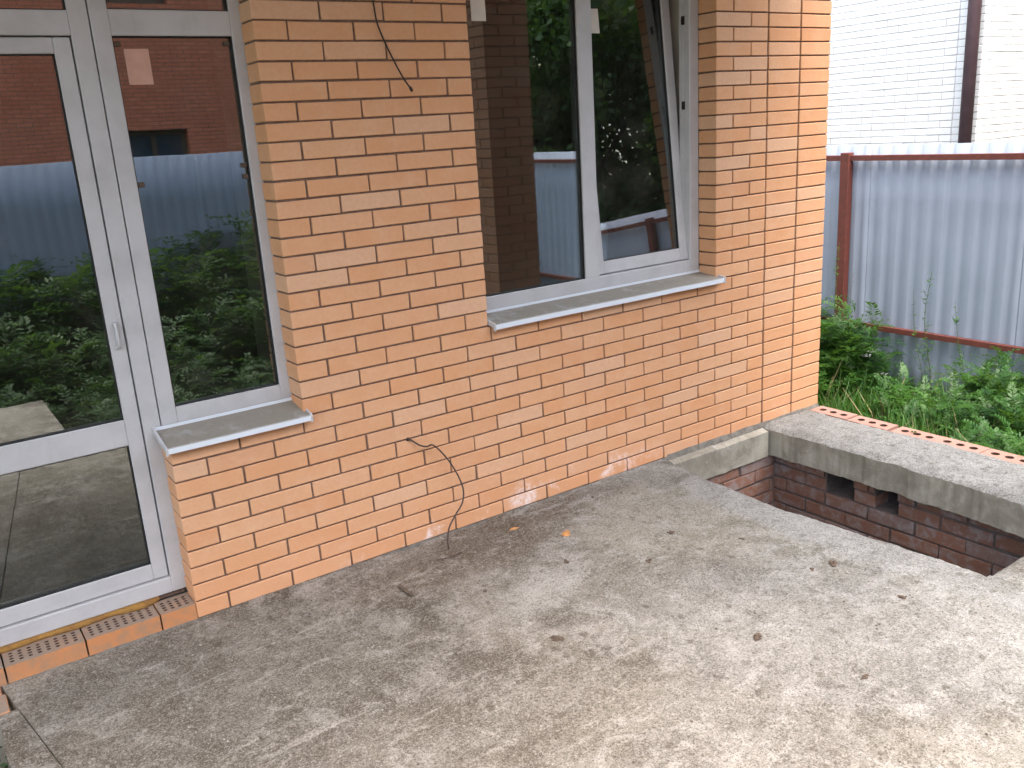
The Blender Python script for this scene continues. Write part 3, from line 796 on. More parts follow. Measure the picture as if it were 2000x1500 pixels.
# cellar brick walls seen in the pit
pit_wall = struct(boxes('pit_wall', [((3.285, -1.70, -0.95), (3.59, -0.818, -0.15)), ((3.285, -0.686, -0.95), (3.59, -0.562, -0.15)),
                                     ((3.285, -0.386, -0.95), (3.59, 0.0, -0.15)), ((3.285, -0.818, -0.95), (3.59, -0.686, -0.318)),
                                     ((3.285, -0.562, -0.95), (3.59, -0.386, -0.318)), ((3.57, -0.818, -0.318), (3.59, -0.686, -0.15)),
                                     ((3.57, -0.562, -0.318), (3.59, -0.386, -0.15))],
                         mat_simple('cellar_mortar', (0.15, 0.12, 0.11), 0.95, 0.3, 20, 0.6, 0.004)))
pb = []
for r in range(10):
    z = -0.155 - 0.0425 - 0.080 * r
    yy = -1.70 - (0.13 if r % 2 else 0.0)
    while yy < -0.02:
        a, b = max(yy, -1.70), min(yy + 0.254, -0.004)
        if r < 2:      # leave the two vents open
            segs = []
            for s0, s1 in ((-1.70, -0.818), (-0.686, -0.562), (-0.386, -0.004)):
                s0_, s1_ = max(a, s0), min(b, s1)
                if s1_ - s0_ > 0.02: segs.append((s0_, s1_))
        else: segs = [(a, b)]
        for s0_, s1_ in segs:
            if s1_ - s0_ > 0.03: pb.append((3.335, (s0_ + s1_) / 2, z, 0.12, round(s1_ - s0_, 3), 0.066))
        yy += 0.264
lay(pb, M_RED, pit_wall, 300, jit=0.003)
pw2 = struct(box('pit_side_wall', (2.30, -0.035, -0.95), (3.28, 0.0, -0.155), bpy.data.materials['cellar_mortar']))
pb = []
for r in range(8):
    z = -0.160 - 0.0425 - 0.080 * r
    xx = 2.18 + (0.13 if r % 2 else 0.0)
    while xx < 3.26:
        b = min(xx + 0.254, 3.262); pb.append(((xx + b) / 2, -0.0, z, round(b - xx, 3), 0.09, 0.066)); xx += 0.264
lay(pb, M_RED, pw2, 300, jit=0.003)
struct(box('pit_floor', (2.0, -1.9, -1.0), (3.6, 0.0, -0.93), M_GROUND))
box_n = struct(box('pit_front_wall', (2.3, -1.90, -0.95), (3.28, -1.745, -0.17), M_RED))
box_w = struct(box('slab_support', (-0.66, -2.55, -0.62), (2.30, -0.3, -0.175), M_CAST))
struct(box('edge_wall', (-0.685, -2.6, -0.62), (-0.665, 0.0, -0.165), M_CAST))
struct(box('landing_base', (-1.72, -3.66, -0.62), (0.0, -2.64, -0.17), M_CAST))
struct(box('front_wall_base', (2.3, -2.58, -0.62), (3.58, -1.95, -0.17), M_CAST))

# ------------------------------------------------------------------ porch column
colm = thing('brick_column', 'peach brick porch column, seen only as a reflection in the left pane of the wide window', 'column', (3.16, -2.16, 0.0))
cb = []; c_ = 0.38
for r in range(48):
    z = r * PV + PV / 2 + 0.004; h = c_ / 2; a = 0.2495; d = 0.12
    if r % 2 == 0:
        L = [(-h + a / 2, -h + d / 2, a, d), (h - d / 2, -h + a / 2, d, a), (h - a / 2, h - d / 2, a, d), (-h + d / 2, h - a / 2, d, a)]
    else:
        L = [(h - a / 2, -h + d / 2, a, d), (h - d / 2, h - a / 2, d, a), (-h + a / 2, h - d / 2, a, d), (-h + d / 2, -h + a / 2, d, a)]
    for x, y, sx, sy in L: cb.append((x, y, z, sx, sy, BH))
cm = box('mortar_core', (-0.184, -0.184, 0.0), (0.184, 0.184, 3.298), M_MORTAR, colm)
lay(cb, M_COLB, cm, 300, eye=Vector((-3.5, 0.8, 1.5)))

# ------------------------------------------------------------------ cables
c1 = thing('cable', 'thin black cable hanging across the top of the brick wall between door and window', 'cable')
tube('cord', spline([(0.972, -0.006, 2.245), (0.979, -0.012, 2.20), (0.985, -0.016, 2.12), (1.008, -0.020, 2.05), (1.040, -0.022, 1.98), (1.065, -0.030, 1.925), (1.088, -0.040, 1.883)], 6), 0.0032, M_WIRE, c1)
tube('frayed_end', [(1.086, -0.041, 1.888), (1.090, -0.043, 1.878), (1.094, -0.044, 1.870)], [0.004, 0.0065, 0.004], M_WIRE, c1)
c2 = thing('cable', 'brown cable coming out of the wall and curling down to the concrete', 'cable')
tube('cord', spline([(0.953, 0.004, 0.481), (0.962, -0.010, 0.478), (0.992, -0.028, 0.452), (1.022, -0.034, 0.440), (1.050, -0.040, 0.440), (1.098, -0.052, 0.378),
                     (1.135, -0.068, 0.300), (1.152, -0.085, 0.225), (1.135, -0.098, 0.170), (1.092, -0.112, 0.135), (1.046, -0.125, 0.092), (1.026, -0.135, 0.040), (1.024, -0.142, 0.000)], 6), 0.0036, M_WIRE2, c2)
tube('wall_plug', [(0.953, -0.0012, 0.481), (0.953, 0.004, 0.481)], 0.0085, M_WIRE, c2, 10)
c3 = tag(tube('wire_offcut', spline([(0.932, -0.195, 0.003), (0.965, -0.212, 0.005), (1.015, -0.215, 0.005), (1.05, -0.205, 0.003)], 5), 0.0022, M_WIRE2, None),
         'short brown wire offcut on the concrete below the curling cable', 'wire')

# ------------------------------------------------------------------ litter on the slab
def rock(name, sx, sy, sz, mat, seed, parent=None, sub=2, rough=0.35, freq=1.3):
    bm = bmesh.new(); bmesh.ops.create_icosphere(bm, subdivisions=sub, radius=0.5)
    for v in bm.verts:
        d = 1 + rough * noise.noise(v.co * freq * 2 + Vector((seed, 0, 0))) + rough * .5 * noise.noise(v.co * freq * 5 + Vector((seed, 9, 0)))
        v.co = Vector((v.co.x * sx * d, v.co.y * sy * d, max(-0.25, v.co.z) * sz * d))
    return link(name, bm_mesh(name, bm, mat), None, parent)
bm = bmesh.new(); add_box(bm, (-0.052, -0.0075, 0), (0.052, 0.0075, 0.010), 0.002)
bmesh.ops.subdivide_edges(bm, edges=[e for e in bm.edges if abs(e.verts[0].co.x - e.verts[1].co.x) > 0.05], cuts=6)
for v in bm.verts: v.co.y += 0.003 * noise.noise(v.co * 60); v.co.z += 0.002 * noise.noise(v.co * 50) ; v.co.y *= 1 - abs(v.co.x) * 4
o = tag(link('wood_splinter', bm_mesh('wood_splinter', bm, M_WOOD)), 'dark weathered wood splinter lying left of the curling cable', 'wood')
o.location = (0.707, -0.339, 0.0); o.rotation_euler = (0, 0, math.radians(-88))
def at_slab(o, x, y, rz=0.0, dz=0.0):
    o.location = (x, y, ztop(x, y) + dz); o.rotation_euler = (0, 0, rz); return o
at_slab(tag(rock('brick_chip', 0.050, 0.034, 0.032, M_CHIP, 1.0, rough=0.5), 'bright orange brick chip, the larger of two near the wall foot', 'brick chip', 'brick chips on the slab'), 1.490, -0.362, 0.4)
at_slab(tag(rock('brick_chip', 0.046, 0.018, 0.014, M_CHIP, 4.0, rough=0.5), 'small flat orange brick chip between the cable and the larger chip', 'brick chip', 'brick chips on the slab'), 1.352, -0.160, -0.3)
clods = [(1.586, -0.78, .032, 'brown dirt clod right of the middle of the slab, below the orange chip'),
         (2.10, -1.268, .038, 'largest brown dirt clod, near the long edge of the pit'),
         (2.015, -0.885, .024, 'reddish dirt clod closest to the pit corner'),
         (1.475, -1.428, .038, 'broad flat dark dirt clod in the right half of the foreground'),
         (2.008, -1.242, .024, 'small dark clod just left of the largest clod by the pit'),
         (0.952, -0.98, .042, 'broad dark crumbly clod in the middle foreground of the slab'),
         (1.835, -0.128, .024, 'small dark clod tucked near the wall foot before the pit'),
         (1.832, -0.653, .030, 'small brown clod midway between wall and big clod'),
         (0.954, -0.54, .024, 'small grey clod right of the wood splinter'),
         (2.068, -1.582, .032, 'small dark clod near the front end of the pit'),
         (1.555, -1.785, .028, 'dark clod nearest the lower right of the picture'),
         (1.33, -0.56, .030, 'tiny reddish clod below the two orange chips')]
def clod(size, seed):
    r = random.Random(seed); bm = bmesh.new(); nb = 7 + int(size * 260)
    for k in range(nb):
        q = size * r.uniform(.10, .34); a = r.uniform(0, 6.28); d = size * .42 * r.random() ** .7
        c = Vector((math.cos(a) * d * 1.25, math.sin(a) * d * .7, q * .2 + (size * .10 if k < 3 else 0)))
        t = bmesh.new(); bmesh.ops.create_icosphere(t, subdivisions=1 if q < .012 else 2, radius=q * .55)
        for v in t.verts:
            f = 1 + .9 * noise.noise(v.co / q * 1.4 + Vector((seed + k * 7.7, 0, 0)))
            v.co = v.co * f; v.co.z *= .65; v.co += c
        me = bpy.data.meshes.new('tmp'); t.to_mesh(me); t.free(); bm.from_mesh(me); bpy.data.meshes.remove(me)
    return link('dirt_clod', bm_mesh('dirt_clod', bm, M_DIRT))
for i, (x, y, s_, lb) in enumerate(clods):
    at_slab(tag(clod(s_ * 1.15, i * 3 + 1), lb, 'dirt clod', 'dirt clods on the slab'), x, y, random.uniform(0, 3))
# fine crumbs: one mass
def crumbs(name, n, area, smin, smax, mat, zf):
    oc = np.array([(1, 0, 0), (-1, 0, 0), (0, 1, 0), (0, -1, 0), (0, 0, 1), (0, 0, -1)], float)
    fc = np.array([(0, 2, 4), (2, 1, 4), (1, 3, 4), (3, 0, 4), (2, 0, 5), (1, 2, 5), (3, 1, 5), (0, 3, 5)])
    V = []; F = []; Rn = []
    for i in range(n):
        x = random.uniform(area[0], area[1]); y = random.uniform(area[2], area[3])
        dn = 0.5 + noise.noise(Vector((x * 2.2, y * 2.2, 8)))
        if random.random() > dn: continue
        if x > pitx(y) - 0.02 and x < 3.2: continue
        s = smin + (smax - smin) * random.random() ** 3.5
        v = oc * s * rng.uniform(.55, 1.1, (6, 3)); v[:, 2] *= .6
        a = random.uniform(0, 6.28); c, sn = math.cos(a), math.sin(a)
        v = np.c_[v[:, 0] * c - v[:, 1] * sn, v[:, 0] * sn + v[:, 1] * c, v[:, 2]] + (x, y, zf(x, y) + s * .25)
        F.append(fc + len(V) * 6); V.append(v); Rn += [random.random()] * 8
    return link(name, mesh_np(name, np.vstack(V), np.vstack(F), mat, Rn))
g1 = crumbs('concrete_crumbs', 9000, (-0.55, 2.4, -2.5, -0.02), 0.0012, 0.0075, M_CRUMB, ztop); g1['kind'] = 'stuff'
tag(g1, 'loose grey crumbs and grit strewn over the slab', 'gravel')
g2 = crumbs('dirt_crumbs', 1500, (-0.5, 2.4, -2.5, -0.02), 0.0012, 0.006, M_DIRT, ztop); g2['kind'] = 'stuff'
tag(g2, 'loose dark soil crumbs strewn over the slab', 'dirt')

# ------------------------------------------------------------------ ground
gz = -0.60
def gh(x, y): return gz + 0.05 * noise.noise(Vector((x * .9, y * .9, 0)))
V = []; F = []; N = 120
xs = np.sign(np.linspace(-1, 1, N + 1)) * (np.abs(np.linspace(-1, 1, N + 1)) ** 3) * 150 + 3
ys = np.sign(np.linspace(-1, 1, N + 1)) * (np.abs(np.linspace(-1, 1, N + 1)) ** 3) * 150 - 2
for y in ys:
    for x in xs: V.append((x, y, gh(x, y)))
for j in range(N):
    for i in range(N): a = j * (N + 1) + i; F.append((a, a + 1, a + N + 2, a + N + 1))
ground = struct(link('ground', mesh_np('ground', V, F, M_GROUND, None, True)))

# ------------------------------------------------------------------ fences
def profile_sheet(name, axis, fixed, a, b, z0, z1, side, parent, pitch=0.115):
    """trapezoid-profiled sheet running from a to b; side = sign of the outward ribs"""
    pts = []; t = a
    dpt = 0.0055
    while t < b - 1e-6:
        for f, h in ((0.0, 0), (0.42, 0), (0.50, 1), (0.86, 1), (0.94, 0)):
            q = t + f * pitch
            if q <= b: pts.append((q, h * dpt))
        t += pitch
    pts.append((b, 0))
    V = []; F = []; n = len(pts)
    nz = 5
    for k in range(nz + 1):
        z = z0 + (z1 - z0) * k / nz
        for q, h in pts:
            o_ = fixed + side * h + 0.0015 * noise.noise(Vector((q * 2, z * 2, fixed)))
            V.append((o_, q, z) if axis == 'y' else (q, o_, z))
    for k in range(nz):
        for i in range(n - 1): F.append((k * n + i, k * n + i + 1, (k + 1) * n + i + 1, (k + 1) * n + i))
    me = mesh_np(name, V, F, M_SHEET)
    o = link(name, me, None, parent)
    md = o.modifiers.new('thickness', 'SOLIDIFY'); md.thickness = 0.0012
    return o
FX = 5.40
fence = thing('metal_fence', 'grey profiled sheet fence on red brown posts and rails beside the garden', 'fence', (FX, 0, gz))
def kid(o, par): o.parent = par; o.location = Vector(o.location) - Vector(par.location); return o
FT = 1.437
yy = -7.2
while yy < 9.0:
    kid(profile_sheet('sheet_panel', 'y', FX + (0.0015 if int(yy * 10) % 2 else 0), yy, yy + 1.15, gz + 0.02, FT + random.uniform(-.004, .004), 1, None), fence); yy += 1.15
# rails on the near side, butted between posts
posts = [-5.6, -2.85, -0.95, 1.03, 3.5, 6.0]
for py in posts:
    kid(box('post', (FX - 0.070, py - 0.037, gz - 0.2), (FX - 0.010, py + 0.037, 1.385), M_RUST, None, 0.003), fence)
for i in range(len(posts) - 1):
    a, b = posts[i] + 0.038, posts[i + 1] - 0.038
    for z in (1.345, 0.085):
        kid(box('rail', (FX - 0.050, a, z - 0.020), (FX - 0.011, b, z + 0.020), M_RUST, None, 0.002), fence)
back = thing('metal_fence', 'taller blue grey sheet fence across the garden, mirrored in the door and side window glass', 'fence', (0, -6.6, gz))
xx = -7.0
while xx < 5.3:
    kid(profile_sheet('sheet_panel', 'x', -6.6, xx, xx + 1.15, gz + 0.02, 1.655 + random.uniform(-.004, .004), -1, None), back); xx += 1.15
for px_ in (-6.5, -4.0, -1.5, 1.0, 3.5):
    kid(box('post', (px_ - 0.03, -6.68, gz - 0.2), (px_ + 0.03, -6.62, 1.60), M_RUST, None), back)

# ------------------------------------------------------------------ neighbour houses
wh = thing('white_brick_house', 'bright white brick house rising behind the grey fence', 'house', (8.25, 1.6, gz))
HX, HY = 8.25, 1.62
wcore = kid(boxes('wall', [((HX + 0.006, HY + 0.006, gz), (HX + 0.30, 8.0, 6.0)), ((HX + 0.30, HY + 0.006, gz), (16.0, HY + 0.3, 6.0))], M_WMORT, None), wh)
wb = []
for r in range(96):
    z = gz + 0.035 + r * PV
    # face towards the garden: one stack column at the corner, then running bond
    wb.append((HX + 0.06, HY + 0.127, z, 0.12, 0.246, BH))
    y0_ = HY + PU + (0 if r % 2 else -0.128)
    k = 0
    while y0_ < 7.5:
        a = max(y0_, HY + PU); b = y0_ + PU
        if b - a > 0.05: wb.append((HX + 0.06, (a + b) / 2, z, 0.12, round(b - a - 0.007, 3), BH))
        y0_ += PU
    x0_ = HX + 0.12 + (0 if r % 2 else -0.128)
    while x0_ < 12.5:
        a = max(x0_, HX + 0.122); b = x0_ + PU
        if b - a > 0.05: wb.append(((a + b) / 2, HY + 0.06, z, round(b - a - 0.007, 3), 0.12, BH))
        x0_ += PU
def inview(b):
    x, y, z = b[:3]
    return 1.2 < z < 3.2 and y < 3.7 and x < 9.9
lay(wb, M_WHITEB, wcore, inview, jit=0.0008)
wcore2 = [o for o in wcore.children]
kid(tube('downpipe', [(HX - 0.075, HY + 0.07, gz + 0.1), (HX - 0.075, HY + 0.07, 6.0)], 0.060, M_PIPE, None, 16), wh)
for z in (0.4, 2.9, 4.6):
    kid(tube('pipe_bracket', [(HX - 0.075, HY + 0.07, z), (HX - 0.075, HY + 0.07, z + 0.03)], 0.065, M_PIPE, None, 16), wh)
kid(box('roof', (HX - 0.5, HY - 0.5, 6.0), (16.4, 8.5, 6.25), M_PIPE, None), wh)

rh = thing('red_brick_house', 'red brick house behind the far fence, mirrored in the door and side window glass', 'house', (0, -15.0, gz))
RY = -15.0
wins = [(2.22, 2.86, 1.35, 1.95), (2.33, 2.75, 3.45, 4.3), (-2.5, -1.3, 1.0, 2.4), (-2.5, -1.3, 3.6, 4.9)]
L = []
# facade built round its window openings
def seg(x0, x1, holes):
    z = gz
    for a, b in sorted(holes): L.append(((x0, RY - 0.35, z), (x1, RY, a))); z = b
    L.append(((x0, RY - 0.35, z), (x1, RY, 7.4)))
seg(-12.0, -4.0, []); seg(-4.0, -2.4, [(0.6, 2.4), (4.3, 5.9)]); seg(-2.4, 3.30, []); seg(3.30, 4.57, [(0.75, 2.09), (4.36, 5.8)]); seg(4.57, 9.0, [])
kid(boxes('wall', L, M_NEIGH, None), rh)
kid(box('wall', (8.7, -24.0, gz), (9.0, RY - 0.35, 7.4), M_NEIGH, None), rh)
M_BPANE = mat_simple('dark_blue_pane', (0.03, 0.05, 0.08), 0.1, 0.1, 3, 0, 0, None, 0.8)
for (x0, x1, z0, z1) in ((-4.0, -2.4, 0.6, 2.4), (-4.0, -2.4, 4.3, 5.9), (3.30, 4.57, 0.75, 2.09), (3.30, 4.57, 4.36, 5.8)):
    L = frame_members(x0, x1, z0, z1, 0.09, RY - 0.24, 0.06) + [((x0 + .60, RY - 0.24, z0 + .09), (x0 + .70, RY - 0.18, z1 - .09))]
    f = kid(boxes('window', L, M_WOOD, None), rh)
    box('pane', (x0 + 0.09, RY - 0.22, z0 + 0.09), (x1 - 0.09, RY - 0.20, z1 - 0.09), M_BPANE, f)
kid(box('roof', (-12.4, -24.5, 7.4), (9.4, RY + 0.4, 7.6), M_RUST, None), rh)

# ------------------------------------------------------------------ vegetation
def frond(rs, L, nl, lw, ll, droop):
    """one ferny frond in its own frame (along +x, up +z): quads (n,4,3)"""
    Q = []
    for i in range(nl):
        t = (i + 1) / nl; x = L * t; z = droop * (t * (1 - t) * 1.6 - 0.5 * t * t) * L
        s = ll * (1 - 0.65 * t) * rs.uniform(.7, 1.2)
        for sd_ in (-1, 1):
            a = rs.uniform(.7, 1.15); dx, dy = math.cos(a) * s, math.sin(a) * s * sd_
            wx, wy = -math.sin(a) * lw * .5, math.cos(a) * lw * .5 * sd_
            dz = rs.uniform(-.35, .25) * s
            Q.append([(x, 0, z), (x + dx * .5 - wx, dy * .5 - wy, z + dz * .5), (x + dx, dy, z + dz), (x + dx * .5 + wx, dy * .5 + wy, z + dz * .5 + lw * .2)])
    return np.array(Q)
def rotz(Q, a):
    c, s = math.cos(a), math.sin(a); o = Q.copy(); o[..., 0] = Q[..., 0] * c - Q[..., 1] * s; o[..., 1] = Q[..., 0] * s + Q[..., 1] * c; return o
def roty(Q, a):
    c, s = math.cos(a), math.sin(a); o = Q.copy(); o[..., 0] = Q[..., 0] * c - Q[..., 2] * s; o[..., 2] = Q[..., 0] * s + Q[..., 2] * c; return o
def weed(seed, H=0.35, nf=15, nl=12, lw=0.0078, ll=0.040, fl=0.17):
    rs = np.random.default_rng(seed); out = []
    for i in range(nf):
        t = (i + rs.uniform(0, 1)) / nf; z = H * (0.12 + 0.88 * t)
        f = frond(rs, fl * (1.15 - 0.55 * t) * rs.uniform(.75, 1.25), nl, lw, ll, rs.uniform(.1, .7))
        f = roty(f, rs.uniform(0.05, 0.6) + 0.5 * t * rs.uniform(0, 1)); f = rotz(f, rs.uniform(0, 6.283) + i * 2.4); f[..., 2] += z
        out.append(f)
    return np.concatenate(out)
def scatter(name, protos, pts, mat, label=None, cat=None):
    Vs = []; Rn = []
    for (x, y, z, s, tint) in pts:
        Q = protos[rng.integers(len(protos))]; a = rng.uniform(0, 6.283)
        q = rotz(Q, a) * s; lean = rng.normal(0, .12, 2)
        q[..., 0] += q[..., 2] * lean[0]; q[..., 1] += q[..., 2] * lean[1]
        q += (x, y, z); Vs.append(q.reshape(-1, 3)); Rn.append(np.clip(tint + rng.normal(0, .10, len(q)), 0, 1))
    V = np.vstack(Vs); n = len(V) // 4
    F = np.arange(n * 4).reshape(n, 4)
    o = link(name, mesh_np(name, V, F, mat, np.concatenate(Rn))); 
    return o
P_f = [weed(i, 0.34 + 0.05 * (i % 3), 15) for i in range(7)]
P_g = [weed(40 + i, 0.32, 12, 8, 0.010, 0.045, 0.19) for i in range(5)]
def grass_proto(seed, n=26, H=0.32):
    rs = np.random.default_rng(seed); Q = []
    for i in range(n):
        a = rs.uniform(0, 6.28); r = rs.uniform(0, .06); h = H * rs.uniform(.5, 1.2); b = rs.uniform(.03, .16); w_ = rs.uniform(.0015, .003)
        x, y = r * math.cos(a), r * math.sin(a); dx, dy = math.cos(a) * b, math.sin(a) * b
        px_, py_ = -math.sin(a) * w_, math.cos(a) * w_
        Q.append([(x - px_, y - py_, 0), (x + px_, y + py_, 0), (x + dx * .4 + px_, y + dy * .4 + py_, h * .7), (x + dx * .4 - px_, y + dy * .4 - py_, h * .7)])
        Q.append([(x + dx * .4 - px_, y + dy * .4 - py_, h * .7), (x + dx * .4 + px_, y + dy * .4 + py_, h * .7), (x + dx + px_ * .2, y + dy + py_ * .2, h), (x + dx - px_ * .2, y + dy - py_ * .2, h)])
    return np.array(Q)
P_gr = [grass_proto(i) for i in range(5)]
def hfun(x, y):       # weeds heap up here and there
    return 0.95 + 0.55 * noise.noise(Vector((x * 1.3, y * 1.3, 4))) + 0.25 * noise.noise(Vector((x * 4, y * 4, 1)))
def tintf(x, y, b=0.45): return b + 0.55 * noise.noise(Vector((x * 2.7, y * 2.7, 7)))
pts = []
for i in range(1500):        # the bed seen beyond the pit
    x = random.uniform(3.80, 5.34); y = random.uniform(-2.6, 1.9)
    s = hfun(x, y)
    s *= 1.0 + 0.30 * max(0, (-y - 0.1)) * (1 if y > -1.5 else .8)
    if 4.9 < x and -0.1 < y < 0.60: s *= 0.72
    if y > 0.60: s *= 1.35
    pts.append((x, y, gh(x, y) - 0.02, max(.4, s), tintf(x, y)))
for i in range(90):
    x = random.uniform(4.4, 5.28); y = random.choice([random.uniform(-0.9, -0.45), random.uniform(0.55, 1.3), random.uniform(0.55, 1.3)])
    pts.append((x, y, gh(x, y), random.uniform(1.3, 1.9) * (1.15 if y > .5 else .85), random.uniform(0, .35)))
ws = scatter('ground_weeds', P_f, pts, M_LEAF); ws['kind'] = 'stuff'
tag(ws, 'dense ferny green weeds covering the strip between porch and fence', 'weeds')
pts = []
for i in range(1500):        # garden behind the camera and beyond, seen in the panes
    x = random.uniform(-6, 5.3); y = random.uniform(-6.5, -2.7)
    if x < 0.3 and y > -3.9 and x > -1.9: continue
    s = (hfun(x, y) + 0.55) * (2.3 if y < -5.6 else 1.5 if y < -4.6 else 1)
    pts.append((x, y, gh(x, y) - 0.02, s, tintf(x, y, .35)))
for i in range(300):
    x = random.uniform(3.8, 5.3); y = random.uniform(1.9, 6); pts.append((x, y, gh(x, y), hfun(x, y), tintf(x, y)))
for i in range(160):
    x = random.uniform(-2.2, -0.75); y = random.uniform(-2.4, -0.1); pts.append((x, y, gh(x, y), .8, tintf(x, y)))
for i in range(70):
    x = random.uniform(-1.1, -0.72); y = random.uniform(-0.9, -0.03); pts.append((x, y, gh(x, y), random.uniform(1.0, 1.5), .1))
wg = scatter('garden_weeds', P_g, pts, M_TLEAF); wg['kind'] = 'stuff'
tag(wg, 'tall tangled weeds filling the garden in front of the far fence', 'weeds')
pts = []
for i in range(500):
    x = random.uniform(3.78, 5.34); y = random.uniform(-1.2, 1.7); pts.append((x, y, gh(x, y), random.uniform(.6, 1.35), random.uniform(.4, 1)))
for i in range(60):         # ranker grass at the house corner
    x = random.uniform(3.8, 4.9); y = random.uniform(0.2, 1.5); pts.append((x, y, gh(x, y), random.uniform(1.0, 1.5), random.uniform(.3, .8)))
gr_ = scatter('long_grass', P_gr, pts, M_LEAF); gr_['kind'] = 'stuff'
pts = []
for i in range(110):
    x = random.uniform(3.85, 5.2); y = random.uniform(-1.2, 1.5); pts.append((x, y, gh(x, y), random.uniform(1.0, 1.9), .5))
dg = scatter('withered_grass', [grass_proto(70 + k, 7, 0.30) for k in range(4)], pts, mat_simple('straw', (0.27, 0.22, 0.11), 0.9, 0.4, 20)); dg['kind'] = 'stuff'
tag(dg, 'scattered straw coloured withered blades among the green weeds', 'grass')
tag(gr_, 'thin blades of long grass growing through the weeds', 'grass')

def tall_weed(name, label, base, pts_, leafs, lsize, seed, group='tall weed stems in front of the fence', rad=0.0028, side=5, cat='weed', mat=M_LEAF, flowers=0):
    rs = np.random.default_rng(seed)
    t = thing(name, label, cat, base, group)
    P = spline([Vector(p) for p in pts_], 6); n = len(P)
    V = []; F = []
    def addt(pp, ra):
        v, f = tube_data(pp, ra, 5); o = len(V); V.extend(v); F.extend([tuple(i + o for i in q) for q in f])
    addt(P, [rad * (1 - .75 * i / n) for i in range(n)])
    Q = []; tips = []
    branches = [P]
    for k in range(side):
        i = int(n * rs.uniform(.3, .85)); a = rs.uniform(0, 6.28); l_ = rs.uniform(.08, .22) * (1.2 - i / n)
        d = Vector((math.cos(a) * .6, math.sin(a) * .6, 1)).normalized() * l_
        br = [P[i], P[i] + d * .5 + Vector((0, 0, -.01)), P[i] + d]; addt(br, [rad * .5, rad * .4, rad * .25]); branches.append(br); tips.append(P[i] + d)
    tips.append(P[-1])
    for k in range(leafs):
        br = branches[0] if rs.uniform() < .55 else branches[rs.integers(len(branches))]
        m = len(br); f_ = rs.uniform(.08, .98) * (m - 1); i = int(f_); p = br[i].lerp(br[min(i + 1, m - 1)], f_ - i)
        a = rs.uniform(0, 6.28); s = lsize * rs.uniform(.5, 1.2)
        d = Vector((math.cos(a), math.sin(a), rs.uniform(-.2, .7))).normalized() * s; w_ = Vector((-math.sin(a), math.cos(a), rs.uniform(-.3, .3))) * s * .22
        Q.append([p, p + d * .5 - w_, p + d, p + d * .5 + w_])
    me = mesh_np('stem', [tuple(v) for v in V], F, M_STEM, None, True); link('stem', me, None, t)
    Q = np.array([[tuple(v) for v in q] for q in Q])
    link('leaves', mesh_np('leaves', Q.reshape(-1, 3), np.arange(len(Q) * 4).reshape(-1, 4), mat, rs.uniform(.2, 1, len(Q))), None, t)
    if flowers:
        for tp in tips[-flowers:]:
            Qf = []
            for k in range(34):
                a = rs.uniform(0, 6.28); r = rs.uniform(0, .034); c = tp + Vector((math.cos(a) * r, math.sin(a) * r, rs.uniform(-.004, .006)))
                for j in range(3):
                    b = rs.uniform(0, 6.28); d = Vector((math.cos(b), math.sin(b), rs.uniform(-.4, .6))) * .0095; w_ = Vector((-math.sin(b), math.cos(b), .2)) * .0045
                    Qf.append([c, c + d * .5 - w_, c + d, c + d * .5 + w_])
            Qf = np.array([[tuple(v) for v in q] for q in Qf])
            link('flower_head', mesh_np('flower_head', Qf.reshape(-1, 3), np.arange(len(Qf) * 4).reshape(-1, 4), M_PETAL), None, t)
    return t
# measured on the photograph: (x, y) of the foot and the points up the stem, relative to the foot
def stem_at(x, y, tipx, tipy, tipz, bend=0.05):
    b = Vector((x, y, gh(x, y))); e = Vector((tipx - x, tipy - y, tipz - b.z))
    return b, [(0, 0, 0), e * .35 + Vector((bend, 0, 0)), e * .7 + Vector((bend * .5, bend, 0)), e]
b, p = stem_at(5.1, 0.12, 5.10, 0.147, 0.606)
tall_weed('tall_weed', 'tallest thin straight weed stem before the fence, dark small leaves', b, p, 120, .034, 1, rad=.0042, side=8)
b, p = stem_at(5.1, 0.10, 5.1, 0.27, 0.47, .03)
tall_weed('tall_weed', 'thin weed stem leaning left away from the tallest one', b, p, 80, .028, 2, rad=.0035)
b, p = stem_at(5.1, -0.25, 5.1, -0.03, 0.42, .02)
tall_weed('tall_weed', 'sparse leaning weed stem right of the tallest one', b, p, 90, .028, 3, rad=.0035, side=9)
b, p = stem_at(5.1, 0.88, 5.1, 0.88, 0.76, .02)
tall_weed('tall_weed', 'slender pale seed stem rising in front of the fence post', b, p, 90, .028, 4, rad=.0038, side=5)
b, p = stem_at(5.0, 0.70, 5.05, 0.72, 0.55, .02)
tall_weed('tall_weed', 'faint slender stem between the post and the white flowers', b, p, 40, .018, 8, side=3)
b, p = stem_at(4.7, 0.85, 5.1, 0.57, -0.03, .02)
tall_weed('yarrow', 'white flowered yarrow leaning right near the fence post', b, p, 40, .03, 5, None, .0026, 5, 'flower', M_LEAF, 4)
b, p = stem_at(4.9, 0.45, 5.1, 0.47, -0.18, .02)
tall_weed('yarrow', 'small single white flower lower right of the leaning yarrow', b, p, 30, .03, 15, None, .0022, 2, 'flower', M_LEAF, 1)
